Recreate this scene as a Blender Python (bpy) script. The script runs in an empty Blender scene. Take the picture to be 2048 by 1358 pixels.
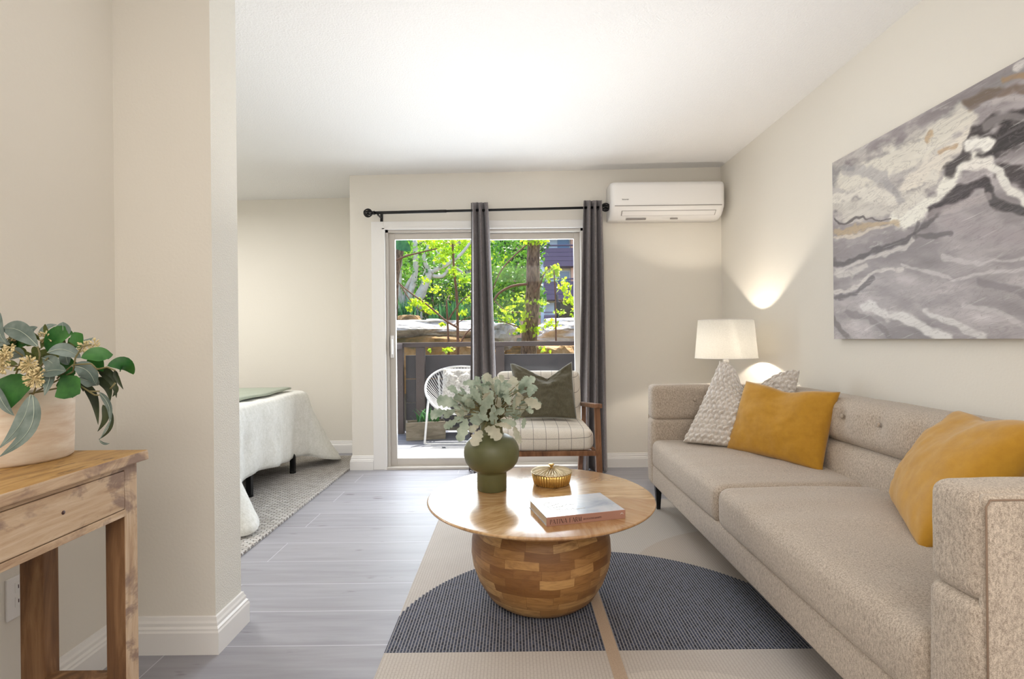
import bpy, bmesh, math, random
from mathutils import Vector, Matrix, noise
R = random.Random(7)
C = bpy.context.scene.collection
CAMZ = 1.085; F = 1024.0; ROLL = math.radians(0.6)
CR, SR = math.cos(ROLL), math.sin(ROLL)
V = Vector

def P(px, py, d):
    """world point seen at photo position (px,py) at distance d in front of the camera"""
    u, v = px-1024, 679-py
    return V(((u*CR+v*SR)/F*d, d, CAMZ+(-u*SR+v*CR)/F*d))
def PROJ(p):
    a, b = p[0]/p[1]*F, (p[2]-CAMZ)/p[1]*F
    return 1024+a*CR-b*SR, 679-(a*SR+b*CR)

# ------------------------------------------------------------------ materials
def srgb(r, g, b):
    f = lambda c: (c/255/12.92) if c/255 <= .04045 else ((c/255+.055)/1.055)**2.4
    return (f(r), f(g), f(b), 1)
class NT:
    def __init__(s, name):
        s.m = bpy.data.materials.new(name); s.m.use_nodes = True
        s.t = s.m.node_tree; s.t.nodes.clear()
        s.out = s.n('ShaderNodeOutputMaterial')
    def n(s, typ, **kw):
        nd = s.t.nodes.new(typ)
        for k, v in kw.items():
            if k.startswith('i_'):
                k2 = k[2:]; k2 = int(k2) if k2.isdigit() else k2.replace('_', ' ')
                if isinstance(v, bpy.types.NodeSocket): s.t.links.new(v, nd.inputs[k2])
                else: nd.inputs[k2].default_value = v
            else: setattr(nd, k, v)
        return nd
    def link(s, a, b): s.t.links.new(a, b)
    def coord(s, which='Object'): return s.n('ShaderNodeTexCoord').outputs[which]
    def mapping(s, vec, scale=(1,1,1), rot=(0,0,0), loc=(0,0,0)):
        return s.n('ShaderNodeMapping', i_Vector=vec, i_Scale=scale, i_Rotation=rot, i_Location=loc).outputs[0]
    def noise(s, vec, scale=5, detail=3, rough=.5, dist=0, out=0):
        return s.n('ShaderNodeTexNoise', i_Vector=vec, i_Scale=scale, i_Detail=detail, i_Roughness=rough, i_Distortion=dist).outputs[out]
    def ramp(s, fac, stops, interp='LINEAR'):
        nd = s.n('ShaderNodeValToRGB', i_Fac=fac); cr = nd.color_ramp; cr.interpolation = interp
        while len(cr.elements) < len(stops): cr.elements.new(.5)
        for e, (p, c) in zip(cr.elements, stops): e.position = p; e.color = c if len(c) == 4 else (*c, 1)
        return nd.outputs[0]
    def mix(s, fac, a, b, mode='MIX'):
        nd = s.n('ShaderNodeMix', data_type='RGBA', blend_type=mode, clamp_factor=True)
        for i, v in ((0, fac), (6, a), (7, b)):
            if isinstance(v, bpy.types.NodeSocket): s.link(v, nd.inputs[i])
            else: nd.inputs[i].default_value = v
        return nd.outputs[2]
    def math(s, op, a, b=0.0, c=0.0, clamp=False):
        nd = s.n('ShaderNodeMath', operation=op, use_clamp=clamp)
        for i, v in enumerate((a, b, c)):
            if isinstance(v, bpy.types.NodeSocket): s.link(v, nd.inputs[i])
            else: nd.inputs[i].default_value = v
        return nd.outputs[0]
    def sep(s, vec):
        nd = s.n('ShaderNodeSeparateXYZ', i_0=vec); return nd.outputs[0], nd.outputs[1], nd.outputs[2]
    def comb(s, x, y, z=0.0):
        nd = s.n('ShaderNodeCombineXYZ')
        for i, v in enumerate((x, y, z)):
            if isinstance(v, bpy.types.NodeSocket): s.link(v, nd.inputs[i])
            else: nd.inputs[i].default_value = v
        return nd.outputs[0]
    def bump(s, h, strength=.3, dist=.01, normal=None):
        nd = s.n('ShaderNodeBump', i_Height=h, i_Strength=strength, i_Distance=dist)
        if normal: s.link(normal, nd.inputs['Normal'])
        return nd.outputs[0]
    def bsdf(s, color, rough=.5, metal=0, normal=None, **kw):
        nd = s.n('ShaderNodeBsdfPrincipled', i_Metallic=metal)
        for k, v in (('Base Color', color), ('Roughness', rough)):
            if isinstance(v, bpy.types.NodeSocket): s.link(v, nd.inputs[k])
            else: nd.inputs[k].default_value = v
        if normal: s.link(normal, nd.inputs['Normal'])
        for k, v in kw.items(): nd.inputs[k.replace('_', ' ')].default_value = v
        return nd.outputs[0]
    def done(s, sh): s.link(sh, s.out.inputs[0]); return s.m

def plain(name, col, rough=.5, metal=0, bump=0, bscale=200, var=0, **kw):
    t = NT(name); co = t.coord(); nrm = None; c = col
    if var:
        nz = t.noise(co, 9, 4, .6)
        dk = tuple(x*(1-var) for x in col[:3])+(1,); lt = tuple(min(1, x*(1+var)) for x in col[:3])+(1,)
        c = t.ramp(nz, [(.3, dk), (.7, lt)])
    if bump: nrm = t.bump(t.noise(co, bscale, 3, .6), bump, .004)
    return t.done(t.bsdf(c, rough, metal, nrm, **kw))

def wall_mat(name, col, strength=.25, sc=55, big=0):
    t = NT(name); co = t.coord()
    n1 = t.noise(co, sc, 4, .55); n2 = t.noise(co, 1.1, 2, .5)
    c = t.ramp(n2, [(.3, tuple(x*.975 for x in col[:3])+(1,)), (.7, col)])
    h = t.ramp(n1, [(.42, (0,0,0,1)), (.62, (1,1,1,1))]) if big else n1
    return t.done(t.bsdf(c, .75, 0, t.bump(h, strength, .004)))
M = {}
M['wall'] = wall_mat('wall_paint_cream', srgb(231,226,216), .14, 90)
M['wall_rough'] = wall_mat('wall_paint_textured', srgb(233,230,221), .45, 190, 1)
M['ceiling'] = wall_mat('ceiling_paint', srgb(240,239,238), .4, 110, 1)
M['trim'] = plain('white_trim_paint', srgb(238,236,233), .35)
M['door_frame'] = plain('taupe_vinyl', srgb(203,197,189), .4)
M['white_plastic'] = plain('white_plastic', srgb(240,238,236), .35)
M['black_metal'] = plain('black_metal', srgb(18,18,20), .4, .3)
M['dark_gap'] = plain('dark_slot', srgb(150,144,140), .6)
M['ext_wall'] = plain('exterior_stucco', srgb(170,150,130), .9, bump=.3, bscale=60)

def floor_mat():
    t = NT('grey_oak_planks'); co = t.coord(); x, y, z = t.sep(co)
    v = t.comb(x, t.math('ADD', y, .0405), 0.0)
    br = t.n('ShaderNodeTexBrick', i_Vector=v, i_Scale=1.0, i_Color1=(0,0,0,1), i_Color2=(1,1,1,1), i_Mortar=(.5,.5,.5,1),
             i_Mortar_Size=.0018, i_Mortar_Smooth=.1, i_Bias=0.0, i_Brick_Width=1.22, i_Row_Height=.2335)
    br.offset = .37; br.offset_frequency = 2
    rnd = br.outputs[0]; mort = br.outputs[1]
    vv = t.n('ShaderNodeVectorMath', operation='ADD', i_0=co, i_1=t.n('ShaderNodeVectorMath', operation='SCALE', i_0=rnd, i_Scale=13.0).outputs[0]).outputs[0]
    g = t.noise(t.mapping(vv, (1.3, 15, 1)), 1.6, 5, .55, .5)
    g2 = t.noise(t.mapping(vv, (.8, 4, 1)), 1.2, 3, .5)
    c = t.ramp(g, [(.25, srgb(132,131,138)), (.5, srgb(151,151,159)), (.75, srgb(166,166,174))])
    c = t.mix(t.math('MULTIPLY', g2, .55), c, srgb(158,154,156))
    k = t.ramp(t.noise(t.mapping(vv, (5, 22, 1)), 1.0, 2, .5), [(.69, (0,0,0,1)), (.76, (1,1,1,1))])
    c = t.mix(t.math('MULTIPLY', k, .65), c, srgb(84,76,74))
    c = t.mix(t.math('MULTIPLY', rnd, .3), c, srgb(176,175,181))
    c = t.mix(t.math('MULTIPLY', mort, .8), c, srgb(206,206,212))
    h = t.math('SUBTRACT', t.math('MULTIPLY', g, .3), mort)
    return t.done(t.bsdf(c, .5, 0, t.bump(h, .2, .0015)))
M['floor'] = floor_mat()

def wood(name, cols, scale=(1,12,12), rough=.45, bump=.15, dist=1.2, sc=2.0, coat=0):
    t = NT(name); co = t.coord()
    g = t.noise(t.mapping(co, scale), sc, 6, .6, dist)
    g2 = t.noise(co, 3.5, 3, .5)
    c = t.ramp(g, [(.28, cols[0]), (.5, cols[1]), (.72, cols[2])])
    c = t.mix(t.math('MULTIPLY', t.ramp(g2, [(.4,(0,0,0,1)),(.7,(1,1,1,1))]), .35), c, cols[0])
    return t.done(t.bsdf(c, rough, 0, t.bump(g, bump, .003), Coat_Weight=coat, Coat_Roughness=.15))
M['walnut'] = wood('walnut_wood', [srgb(88,56,36), srgb(130,88,58), srgb(160,115,82)], (8,8,1.5), .4)
M['console_side'] = wood('reclaimed_wood_brown', [srgb(70,44,24), srgb(118,82,50), srgb(160,122,84)], (9,9,1.1), .65, .5)
def washed(name, scale):
    t = NT(name); co = t.coord()
    g = t.noise(t.mapping(co, scale), 2.0, 6, .65, 1.5); g2 = t.noise(t.mapping(co, (5, 4, 6)), 1.8, 5, .65, .4)
    c = t.ramp(g, [(.25, srgb(150,118,92)), (.48, srgb(192,164,134)), (.75, srgb(218,198,174))])
    c = t.mix(t.math('MULTIPLY', t.ramp(g2, [(.50,(0,0,0,1)),(.60,(1,1,1,1))]), .75), c, srgb(124,100,92))
    return t.done(t.bsdf(c, .7, 0, t.bump(g, .4, .003)))
M['console_front'] = washed('washed_wood_front', (9, 1.3, 10))
M['console_leg_front'] = washed('washed_wood_upright', (9, 9, 1.2))
def console_top():
    t = NT('reclaimed_wood_top'); co = t.coord()
    g = t.noise(t.mapping(co, (11, 1.6, 1)), 2.4, 6, .65, 1.0)
    k = t.noise(t.mapping(co, (45, 8, 1)), 1.5, 3, .6)
    c = t.ramp(g, [(.25, srgb(128,90,46)), (.5, srgb(186,144,84)), (.75, srgb(214,178,120))])
    c = t.mix(t.ramp(k, [(.58,(0,0,0,1)),(.66,(.75,.75,.75,1))]), c, srgb(92,62,32))
    return t.done(t.bsdf(c, .5, 0, t.bump(g, .3, .002)))
M['console_top'] = console_top()

def drum_mat():
    t = NT('wood_block_mosaic'); uv = t.coord('UV')
    wob = t.noise(uv, 3, 2, .5)
    u, v, _ = t.sep(uv)
    vec = t.comb(u, t.math('ADD', v, t.math('MULTIPLY', t.math('SUBTRACT', wob, .5), .045)), 0.0)
    br = t.n('ShaderNodeTexBrick', i_Vector=vec, i_Scale=1.0, i_Color1=(0,0,0,1), i_Color2=(1,1,1,1), i_Mortar=(.2,.2,.2,1),
             i_Mortar_Size=.0006, i_Mortar_Smooth=.3, i_Bias=0.0, i_Brick_Width=.135, i_Row_Height=.034)
    br.offset = .42; br.squash = .8; br.squash_frequency = 3
    rnd = br.outputs[0]
    v2 = t.n('ShaderNodeVectorMath', operation='ADD', i_0=uv, i_1=t.n('ShaderNodeVectorMath', operation='SCALE', i_0=rnd, i_Scale=9.0).outputs[0]).outputs[0]
    g = t.noise(t.mapping(v2, (5, 26, 1)), 1.4, 5, .6, 2.2)
    c = t.ramp(rnd, [(0, srgb(128,86,46)), (.35, srgb(156,112,64)), (.7, srgb(186,142,88)), (1, srgb(208,168,112))])
    c = t.mix(t.ramp(g, [(.42,(0,0,0,1)),(.75,(.7,.7,.7,1))]), c, srgb(108,68,36))
    c = t.mix(t.math('MULTIPLY', br.outputs[1], .6), c, srgb(92,58,30))
    return t.done(t.bsdf(c, .38, 0, t.bump(g, .08, .002)))
M['drum'] = drum_mat()
def tabletop_mat():
    t = NT('wood_wedge_tabletop'); co = t.coord(); x, y, z = t.sep(co)
    a = t.math('ARCTAN2', y, x)
    k = t.math('FLOOR', t.math('MULTIPLY', t.math('ADD', a, 3.3), 8/(2*math.pi)))
    rnd = t.n('ShaderNodeTexWhiteNoise', noise_dimensions='1D', i_W=k)
    rot = t.math('MULTIPLY', k, 2*math.pi/8)
    vr = t.n('ShaderNodeVectorRotate', rotation_type='Z_AXIS', i_Vector=co, i_Angle=t.math('MULTIPLY', rot, -1.0)).outputs[0]
    vr = t.n('ShaderNodeVectorMath', operation='ADD', i_0=vr, i_1=rnd.outputs[1]).outputs[0]
    g = t.noise(t.mapping(vr, (3, 15, 1)), 1.7, 5, .6, 1.6)
    c = t.ramp(g, [(.28, srgb(160,120,76)), (.5, srgb(202,164,116)), (.75, srgb(222,190,146))])
    c = t.mix(t.math('MULTIPLY', rnd.outputs[0], .6), c, srgb(150,98,52))
    kn = t.ramp(t.noise(t.mapping(vr, (6,9,1)), 1.3, 2, .4), [(.73,(0,0,0,1)),(.78,(1,1,1,1))])
    c = t.mix(t.math('MULTIPLY', kn, .6), c, srgb(96,58,30))
    return t.done(t.bsdf(c, .26, 0, t.bump(g, .04, .001), Coat_Weight=1.0, Coat_Roughness=.16))
M['tabletop'] = tabletop_mat()

def rug_mat():
    t = NT('flatwoven_rug'); co = t.coord(); x, y, z = t.sep(co)
    cw = .0115
    xs = t.math('MULTIPLY', t.math('FLOOR', t.math('DIVIDE', x, cw)), cw)
    def disc(cx, cy, r, soft=.002):
        dx = t.math('SUBTRACT', xs, cx); dy = t.math('SUBTRACT', y, cy)
        d = t.math('SQRT', t.math('ADD', t.math('MULTIPLY', dx, dx), t.math('MULTIPLY', dy, dy)))
        return t.math('MULTIPLY_ADD', t.math('SUBTRACT', r, d), 1/soft, .5, clamp=True)
    above = t.math('GREATER_THAN', y, 1.765)
    strip = t.math('MULTIPLY', t.math('GREATER_THAN', x, .312), t.math('LESS_THAN', x, .356))
    dark = t.math('MULTIPLY', t.math('MULTIPLY', disc(.335, 1.765, .83), above), t.math('SUBTRACT', 1.0, strip))
    vec = t.comb(y, x, 0.0)
    br = t.n('ShaderNodeTexBrick', i_Vector=vec, i_Scale=1.0, i_Color1=(0,0,0,1), i_Color2=(1,1,1,1), i_Mortar=(.5,.5,.5,1),
             i_Mortar_Size=.0011, i_Mortar_Smooth=.3, i_Bias=0.0, i_Brick_Width=.021, i_Row_Height=cw)
    br.offset = .5
    mort = br.outputs[1]; rnd = br.outputs[0]
    nz = t.noise(co, 320, 2, .7)
    big = t.noise(co, 6, 3, .6)
    dcol = t.mix(rnd, srgb(34,37,50), srgb(64,70,90))
    dcol = t.mix(t.ramp(nz, [(.62,(0,0,0,1)),(.72,(1,1,1,1))]), dcol, srgb(160,160,168))
    dcol = t.mix(t.math('MULTIPLY', mort, .4), dcol, srgb(170,168,170))
    colline = t.math('LESS_THAN', t.math('FRACT', t.math('DIVIDE', t.math('ADD', x, 2.0), cw)), .17)
    dcol = t.mix(t.math('MULTIPLY', colline, .8), dcol, srgb(188,186,186))
    cream = t.mix(big, srgb(196,190,184), srgb(214,208,202))
    tan = srgb(190,168,146); grey = srgb(196,190,182)
    # overlapping shapes in quiet tones
    c = cream
    c = t.mix(t.math('MULTIPLY', disc(1.15, 3.2, .95), above), c, grey)
    c = t.mix(t.math('MULTIPLY', t.math('MULTIPLY', disc(1.25, 2.1, .78), above), .8), c, srgb(186,174,160))
    below = t.math('SUBTRACT', 1.0, above)
    c = t.mix(t.math('MULTIPLY', below, .45), c, srgb(190,180,168))
    c = t.mix(t.math('MULTIPLY', t.math('MULTIPLY', disc(.5, 1.1, .56), below), .8), c, srgb(212,204,194))
    ln = t.math('ADD', t.math('ADD', t.math('MULTIPLY', mort, .2), t.math('MULTIPLY', colline, .3)), t.math('MULTIPLY', t.ramp(nz, [(.3,(1,1,1,1)),(.5,(0,0,0,1))]), .35))
    c = t.mix(ln, c, srgb(150,138,128))
    sc = t.mix(t.math('MULTIPLY', t.ramp(nz, [(.35,(1,1,1,1)),(.5,(0,0,0,1))]), .4), tan, srgb(130,106,84))
    c = t.mix(t.math('MULTIPLY', strip, t.math('LESS_THAN', y, 2.7)), c, sc)
    c = t.mix(dark, c, dcol)
    h = t.math('SUBTRACT', t.math('MULTIPLY', nz, .6), mort)
    return t.done(t.bsdf(c, .9, 0, t.bump(h, .6, .003)))
M['rug'] = rug_mat()
def wool_rug():
    t = NT('chunky_wool_rug'); co = t.coord(); x, y, z = t.sep(co)
    w = t.noise(co, 25, 2, .5)
    br = t.n('ShaderNodeTexBrick', i_Vector=t.comb(t.math('ADD', x, t.math('MULTIPLY', w, .012)), t.math('ADD', y, t.math('MULTIPLY', w, .01)), 0.0), i_Scale=1.0, i_Color1=(0,0,0,1), i_Color2=(1,1,1,1),
             i_Mortar=(0,0,0,1), i_Mortar_Size=.004, i_Mortar_Smooth=1.0, i_Bias=0.0, i_Brick_Width=.05, i_Row_Height=.019)
    c = t.mix(br.outputs[0], srgb(206,200,193), srgb(236,232,227))
    c = t.mix(t.ramp(t.noise(t.mapping(co,(14,40,1)), 1.4, 2, .5), [(.62,(0,0,0,1)),(.7,(.7,.7,.7,1))]), c, srgb(160,152,146))
    c = t.mix(t.math('MULTIPLY', br.outputs[1], .8), c, srgb(140,132,126))
    return t.done(t.bsdf(c, .95, 0, t.bump(t.math('SUBTRACT', t.noise(co, 120, 2, .5), t.math('MULTIPLY', br.outputs[1], 2.0)), .8, .01)))
M['wool_rug'] = wool_rug()

def fabric(name, c1, c2, sc=260, bump=.5, sheen=.3, rough=.9, d=.003, tint=None):
    t = NT(name); co = t.coord()
    n1 = t.noise(co, sc, 3, .7); n2 = t.noise(t.mapping(co, (1,1,.45)), sc*.45, 2, .6); n3 = t.noise(co, 3, 2, .5)
    f = t.math('ADD', t.math('MULTIPLY', n1, .6), t.math('MULTIPLY', n2, .4))
    c = t.ramp(f, [(.36, c1), (.62, c2)])
    c = t.mix(t.math('MULTIPLY', n3, .25), c, c1)
    return t.done(t.bsdf(c, rough, 0, t.bump(f, bump, d), Sheen_Weight=sheen, Sheen_Roughness=.5))
M['sofa'] = fabric('sofa_tweed', srgb(136,121,107), srgb(218,204,187), 520, .8, .2, d=.002)
M['sofa_dark'] = plain('sofa_seam', srgb(140,118,100), .9)
M['mustard'] = fabric('mustard_velvet', srgb(178,128,24), srgb(190,140,32), 40, .05, .3, .8)
M['mustard'].node_tree.nodes
M['olive'] = fabric('olive_linen', srgb(78,74,58), srgb(100,95,76), 240, .4, .2)
M['sage'] = fabric('sage_linen', srgb(120,124,110), srgb(140,143,128), 240, .3, .2)
M['knit'] = fabric('cream_knit', srgb(206,198,190), srgb(240,235,229), 130, .4, .3)
M['curtain'] = fabric('grey_curtain_linen', srgb(96,89,91), srgb(134,127,128), 200, .35, .3)
M['comforter'] = fabric('white_seersucker', srgb(226,226,218), srgb(248,248,243), 75, .5, .2, d=.006)
M['blanket'] = fabric('sage_blanket', srgb(150,160,142), srgb(180,188,170), 200, .3, .2)
M['fur'] = fabric('pale_fur', srgb(176,172,166), srgb(246,244,240), 60, .9, .3, d=.01)
M['piping'] = plain('pale_grey_piping', srgb(150,152,146), .8)
def check_mat():
    t = NT('windowpane_check'); co = t.coord(); x, y, z = t.sep(co)
    def line(v, per, w): 
        f = t.math('FRACT', t.math('DIVIDE', v, per)); return t.math('LESS_THAN', f, w)
    a = line(t.math('ADD', x, 5.02), .0845, .035); b = line(t.math('ADD', t.math('SUBTRACT', y, z), 5.02), .088, .035)
    l = t.math('MAXIMUM', a, b)
    nz = t.noise(co, 260, 2, .6)
    c = t.mix(t.math('MULTIPLY', l, .75), t.ramp(nz, [(.3, srgb(214,206,194)), (.7, srgb(236,230,220))]), srgb(62,54,52))
    return t.done(t.bsdf(c, .9, 0, t.bump(nz, .3, .002)))
M['check'] = check_mat()
M['vase'] = plain('matte_olive_ceramic', srgb(96,98,64), .42, bump=.03, bscale=90, var=.06)
M['brass'] = plain('aged_brass', srgb(222,186,112), .3, .95, bump=.15, bscale=60, var=.1)
M['brass_silver'] = plain('brushed_champagne_metal', srgb(206,190,158), .34, .9, bump=.5, bscale=120, var=.12)
def pot_mat():
    t = NT('whitewashed_pot'); co = t.coord()
    n1 = t.noise(t.mapping(co, (1,1,5)), 6, 5, .6); 
    c = t.ramp(n1, [(.35, srgb(214,190,166)), (.6, srgb(236,224,208))])
    return t.done(t.bsdf(c, .8, 0, t.bump(n1, .35, .004)))
M['pot'] = pot_mat()
def leaf_mat(name, c1, c2, trans=.25, rough=.5, nsc=12):
    t = NT(name); co = t.coord(); n = t.noise(co, nsc, 3, .6)
    c = t.ramp(n, [(.35, c1), (.65, c2)])
    b = t.bsdf(c, rough, 0); tr = t.n('ShaderNodeBsdfTranslucent', i_Color=c).outputs[0]
    return t.done(t.n('ShaderNodeMixShader', i_Fac=trans, i_1=b, i_2=tr).outputs[0])
M['miller'] = leaf_mat('dusty_sage_leaf', srgb(134,150,132), srgb(186,196,178), .2, .8, 14)
M['miller2'] = leaf_mat('pale_dusty_leaf', srgb(176,176,156), srgb(206,203,184), .2, .8, 14)
M['euca'] = leaf_mat('grey_eucalyptus_leaf', srgb(92,110,104), srgb(134,148,142), .1, .6, 20)
M['euca_dark'] = leaf_mat('dark_willow_leaf', srgb(34,44,28), srgb(62,72,46), .1, .45, 20)
M['green'] = leaf_mat('bright_green_leaf', srgb(26,84,30), srgb(66,124,54), .15, .45, 20)
M['olive_leaf'] = leaf_mat('olive_green_leaf', srgb(82,96,40), srgb(120,130,70), .15, .5, 20)
M['vein'] = plain('pale_leaf_vein', srgb(186,196,180), .6)
M['berry'] = plain('cream_berries', srgb(226,208,160), .6)
M['stem'] = plain('green_brown_stem', srgb(120,112,74), .6)
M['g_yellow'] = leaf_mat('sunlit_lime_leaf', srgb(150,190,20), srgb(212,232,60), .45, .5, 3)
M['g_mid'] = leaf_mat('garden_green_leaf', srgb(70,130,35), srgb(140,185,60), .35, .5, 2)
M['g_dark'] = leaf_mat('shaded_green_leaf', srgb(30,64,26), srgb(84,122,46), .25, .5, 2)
M['g_strap'] = leaf_mat('strappy_green_leaf', srgb(32,92,52), srgb(90,150,80), .25, .45, 3)
def bark():
    t = NT('brown_bark'); co = t.coord(); n = t.noise(t.mapping(co, (26,26,7)), 1.2, 5, .7, .8)
    c = t.ramp(n, [(.36, srgb(66,48,38)), (.5, srgb(128,100,78)), (.66, srgb(176,146,118))])
    return t.done(t.bsdf(c, .95, 0, t.bump(n, 1, .03)))
M['bark'] = bark()
M['bark_grey'] = plain('pale_grey_bark', srgb(200,188,172), .9, bump=.8, bscale=20, var=.25)
M['twig'] = plain('red_brown_twig', srgb(128,92,72), .8, var=.2)
def rock_mat(name, a, b, c_):
    t = NT(name); co = t.coord()
    n = t.noise(co, 2.5, 6, .65, .6); n2 = t.noise(t.mapping(co, (1,1,5)), 3, 4, .6)
    c = t.ramp(n, [(.3, a), (.5, b), (.7, c_)])
    c = t.mix(t.ramp(n2, [(.55,(0,0,0,1)),(.65,(.6,.6,.6,1))]), c, srgb(70,66,50))
    return t.done(t.bsdf(c, .9, 0, t.bump(n, 1, .06)))
M['rock_pale'] = rock_mat('pale_grey_stone', srgb(130,122,112), srgb(196,188,178), srgb(226,220,212))
M['rock_tan'] = rock_mat('orange_tan_stone', srgb(96,88,56), srgb(168,128,78), srgb(190,158,116))
M['soil'] = plain('garden_soil', srgb(90,80,58), 1, bump=1, bscale=12, var=.4)
M['railing'] = plain('dark_brown_painted_wood', srgb(94,84,84), .6, var=.06)
M['rail_panel'] = plain('dark_slate_painted_panel', srgb(82,80,86), .6, var=.08)
M['deck'] = wood('blue_grey_deck', [srgb(88,90,100), srgb(120,122,130), srgb(146,146,150)], (1.2,10,1), .7, .3)
M['planter_wood'] = wood('weathered_grey_wood', [srgb(110,100,84), srgb(148,138,120), srgb(176,166,148)], (2,2,9), .85, .4)
M['white_metal'] = plain('white_powder_coated_metal', srgb(240,240,240), .4)
M['cord'] = plain('white_vinyl_cord', srgb(236,236,236), .5)
M['terracotta'] = plain('terracotta_stucco', srgb(236,176,146), .9)
M['beige'] = plain('beige_stucco', srgb(244,232,196), .9)
M['purple_wood'] = plain('plum_painted_boards', srgb(120,98,116), .7)
M['win_glass'] = plain('blue_window_pane', srgb(96,120,150), .15)
M['win_white'] = plain('white_window_blind', srgb(220,226,232), .5)
def outdoor_rug():
    t = NT('black_white_outdoor_rug'); co = t.coord()
    w = t.n('ShaderNodeTexVoronoi', feature='DISTANCE_TO_EDGE', i_Vector=t.mapping(co,(1,1.6,1)), i_Scale=3.0).outputs[0]
    c = t.mix(t.math('LESS_THAN', w, .02), srgb(236,234,230), srgb(90,90,92))
    return t.done(t.bsdf(c, .9))
M['out_rug'] = outdoor_rug()
def glass_mat():
    t = NT('clear_door_glass')
    fr = t.n('ShaderNodeFresnel', i_IOR=1.35).outputs[0]
    tr = t.n('ShaderNodeBsdfTransparent', i_Color=(.97,.98,.98,1)).outputs[0]
    gl = t.n('ShaderNodeBsdfGlossy', i_Color=(1,1,1,1), i_Roughness=.01).outputs[0]
    return t.done(t.n('ShaderNodeMixShader', i_Fac=t.math('MULTIPLY', fr, .35), i_1=tr, i_2=gl).outputs[0])
M['glass'] = glass_mat()
def lampglass():
    t = NT('clear_lamp_glass')
    lw = t.n('ShaderNodeLayerWeight', i_Blend=.45).outputs[1]
    tr = t.n('ShaderNodeBsdfTransparent', i_Color=(.93,.94,.93,1)).outputs[0]
    gl = t.n('ShaderNodeBsdfGlossy', i_Color=(.95,.95,.95,1), i_Roughness=.05).outputs[0]
    return t.done(t.n('ShaderNodeMixShader', i_Fac=lw, i_1=tr, i_2=gl).outputs[0])
M['lamp_glass'] = lampglass()
def shade_mat():
    t = NT('white_linen_shade'); co = t.coord()
    n = t.noise(co, 150, 2, .5)
    c = t.ramp(n, [(.3, (.86,.85,.82,1)), (.7, (.94,.93,.9,1))])
    d = t.n('ShaderNodeBsdfDiffuse', i_Color=c).outputs[0]; tr = t.n('ShaderNodeBsdfTranslucent', i_Color=c).outputs[0]
    return t.done(t.n('ShaderNodeMixShader', i_Fac=.68, i_1=d, i_2=tr).outputs[0])
M['shade'] = shade_mat()
t = NT('warm_bulb_glow'); M['bulb'] = t.done(t.n('ShaderNodeEmission', i_Color=(1,.86,.66,1), i_Strength=12.0).outputs[0])
M['pages'] = plain('book_pages', srgb(206,190,166), .8, bump=.4, bscale=400)
M['spine'] = plain('dusty_rose_spine', srgb(166,124,108), .55, var=.05)
M['ink'] = plain('dark_brown_ink', srgb(70,42,38), .6)
M['white_ink'] = plain('white_ink', srgb(250,250,250), .4)
def cover_mat():
    t = NT('misty_blue_cover'); co = t.coord(); n = t.noise(co, 9, 4, .6, .5)
    c = t.ramp(n, [(.35, srgb(168,176,190)), (.55, srgb(206,208,214)), (.7, srgb(222,220,220))])
    return t.done(t.bsdf(c, .25, 0, Coat_Weight=.5))
M['cover'] = cover_mat()

# ------------------------------------------------------------------ object helpers
def obj(name, bm, mat, parent=None, smooth=True, mats=None):
    me = bpy.data.meshes.new(name)
    if isinstance(bm, bmesh.types.BMesh):
        bm.normal_update(); bm.to_mesh(me); bm.free()
    else: me.from_pydata(*bm)
    if smooth:
        me.polygons.foreach_set('use_smooth', [True]*len(me.polygons))
    for m in (mats or [mat]): me.materials.append(M[m] if isinstance(m, str) else m)
    o = bpy.data.objects.new(name, me); C.objects.link(o)
    if parent is not None:
        o.parent = parent
        o.matrix_parent_inverse = Matrix.Translation(-parent.location) if parent.parent is None else Matrix()
    return o
def tag(o, label=None, cat=None, group=None, kind=None):
    if label: o['label'] = label
    if cat: o['category'] = cat
    if group: o['group'] = group
    if kind: o['kind'] = kind
    return o
def thing(name, loc, label, cat, group=None):
    o = bpy.data.objects.new(name, None); C.objects.link(o); o.location = loc; o.empty_display_size = .1
    return tag(o, label, cat, group)
def struct(name, bm, mat, smooth=False, label=None): 
    o = obj(name, bm, mat, smooth=smooth); o['kind'] = 'structure'
    if label: o['label'] = label
    return o
def BM(): return bmesh.new()
def box(bm, x0, x1, y0, y1, z0, z1, bev=0, seg=2, M4=None, mi=0):
    vs = [bm.verts.new((x, y, z)) for z in (z0, z1) for y in (y0, y1) for x in (x0, x1)]
    fs = [bm.faces.new([vs[i] for i in f]) for f in ((0,2,3,1),(4,5,7,6),(0,1,5,4),(2,6,7,3),(0,4,6,2),(1,3,7,5))]
    for f in fs: f.material_index = mi
    if bev:
        es = list({e for f in fs for e in f.edges})
        r = bmesh.ops.bevel(bm, geom=es, offset=bev, segments=seg, profile=.6, affect='EDGES')
        vs = list({v for v in r['verts']} | {v for v in vs if v.is_valid})
    if M4 is not None: bmesh.ops.transform(bm, matrix=M4, verts=[v for v in vs if v.is_valid])
    return bm
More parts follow.
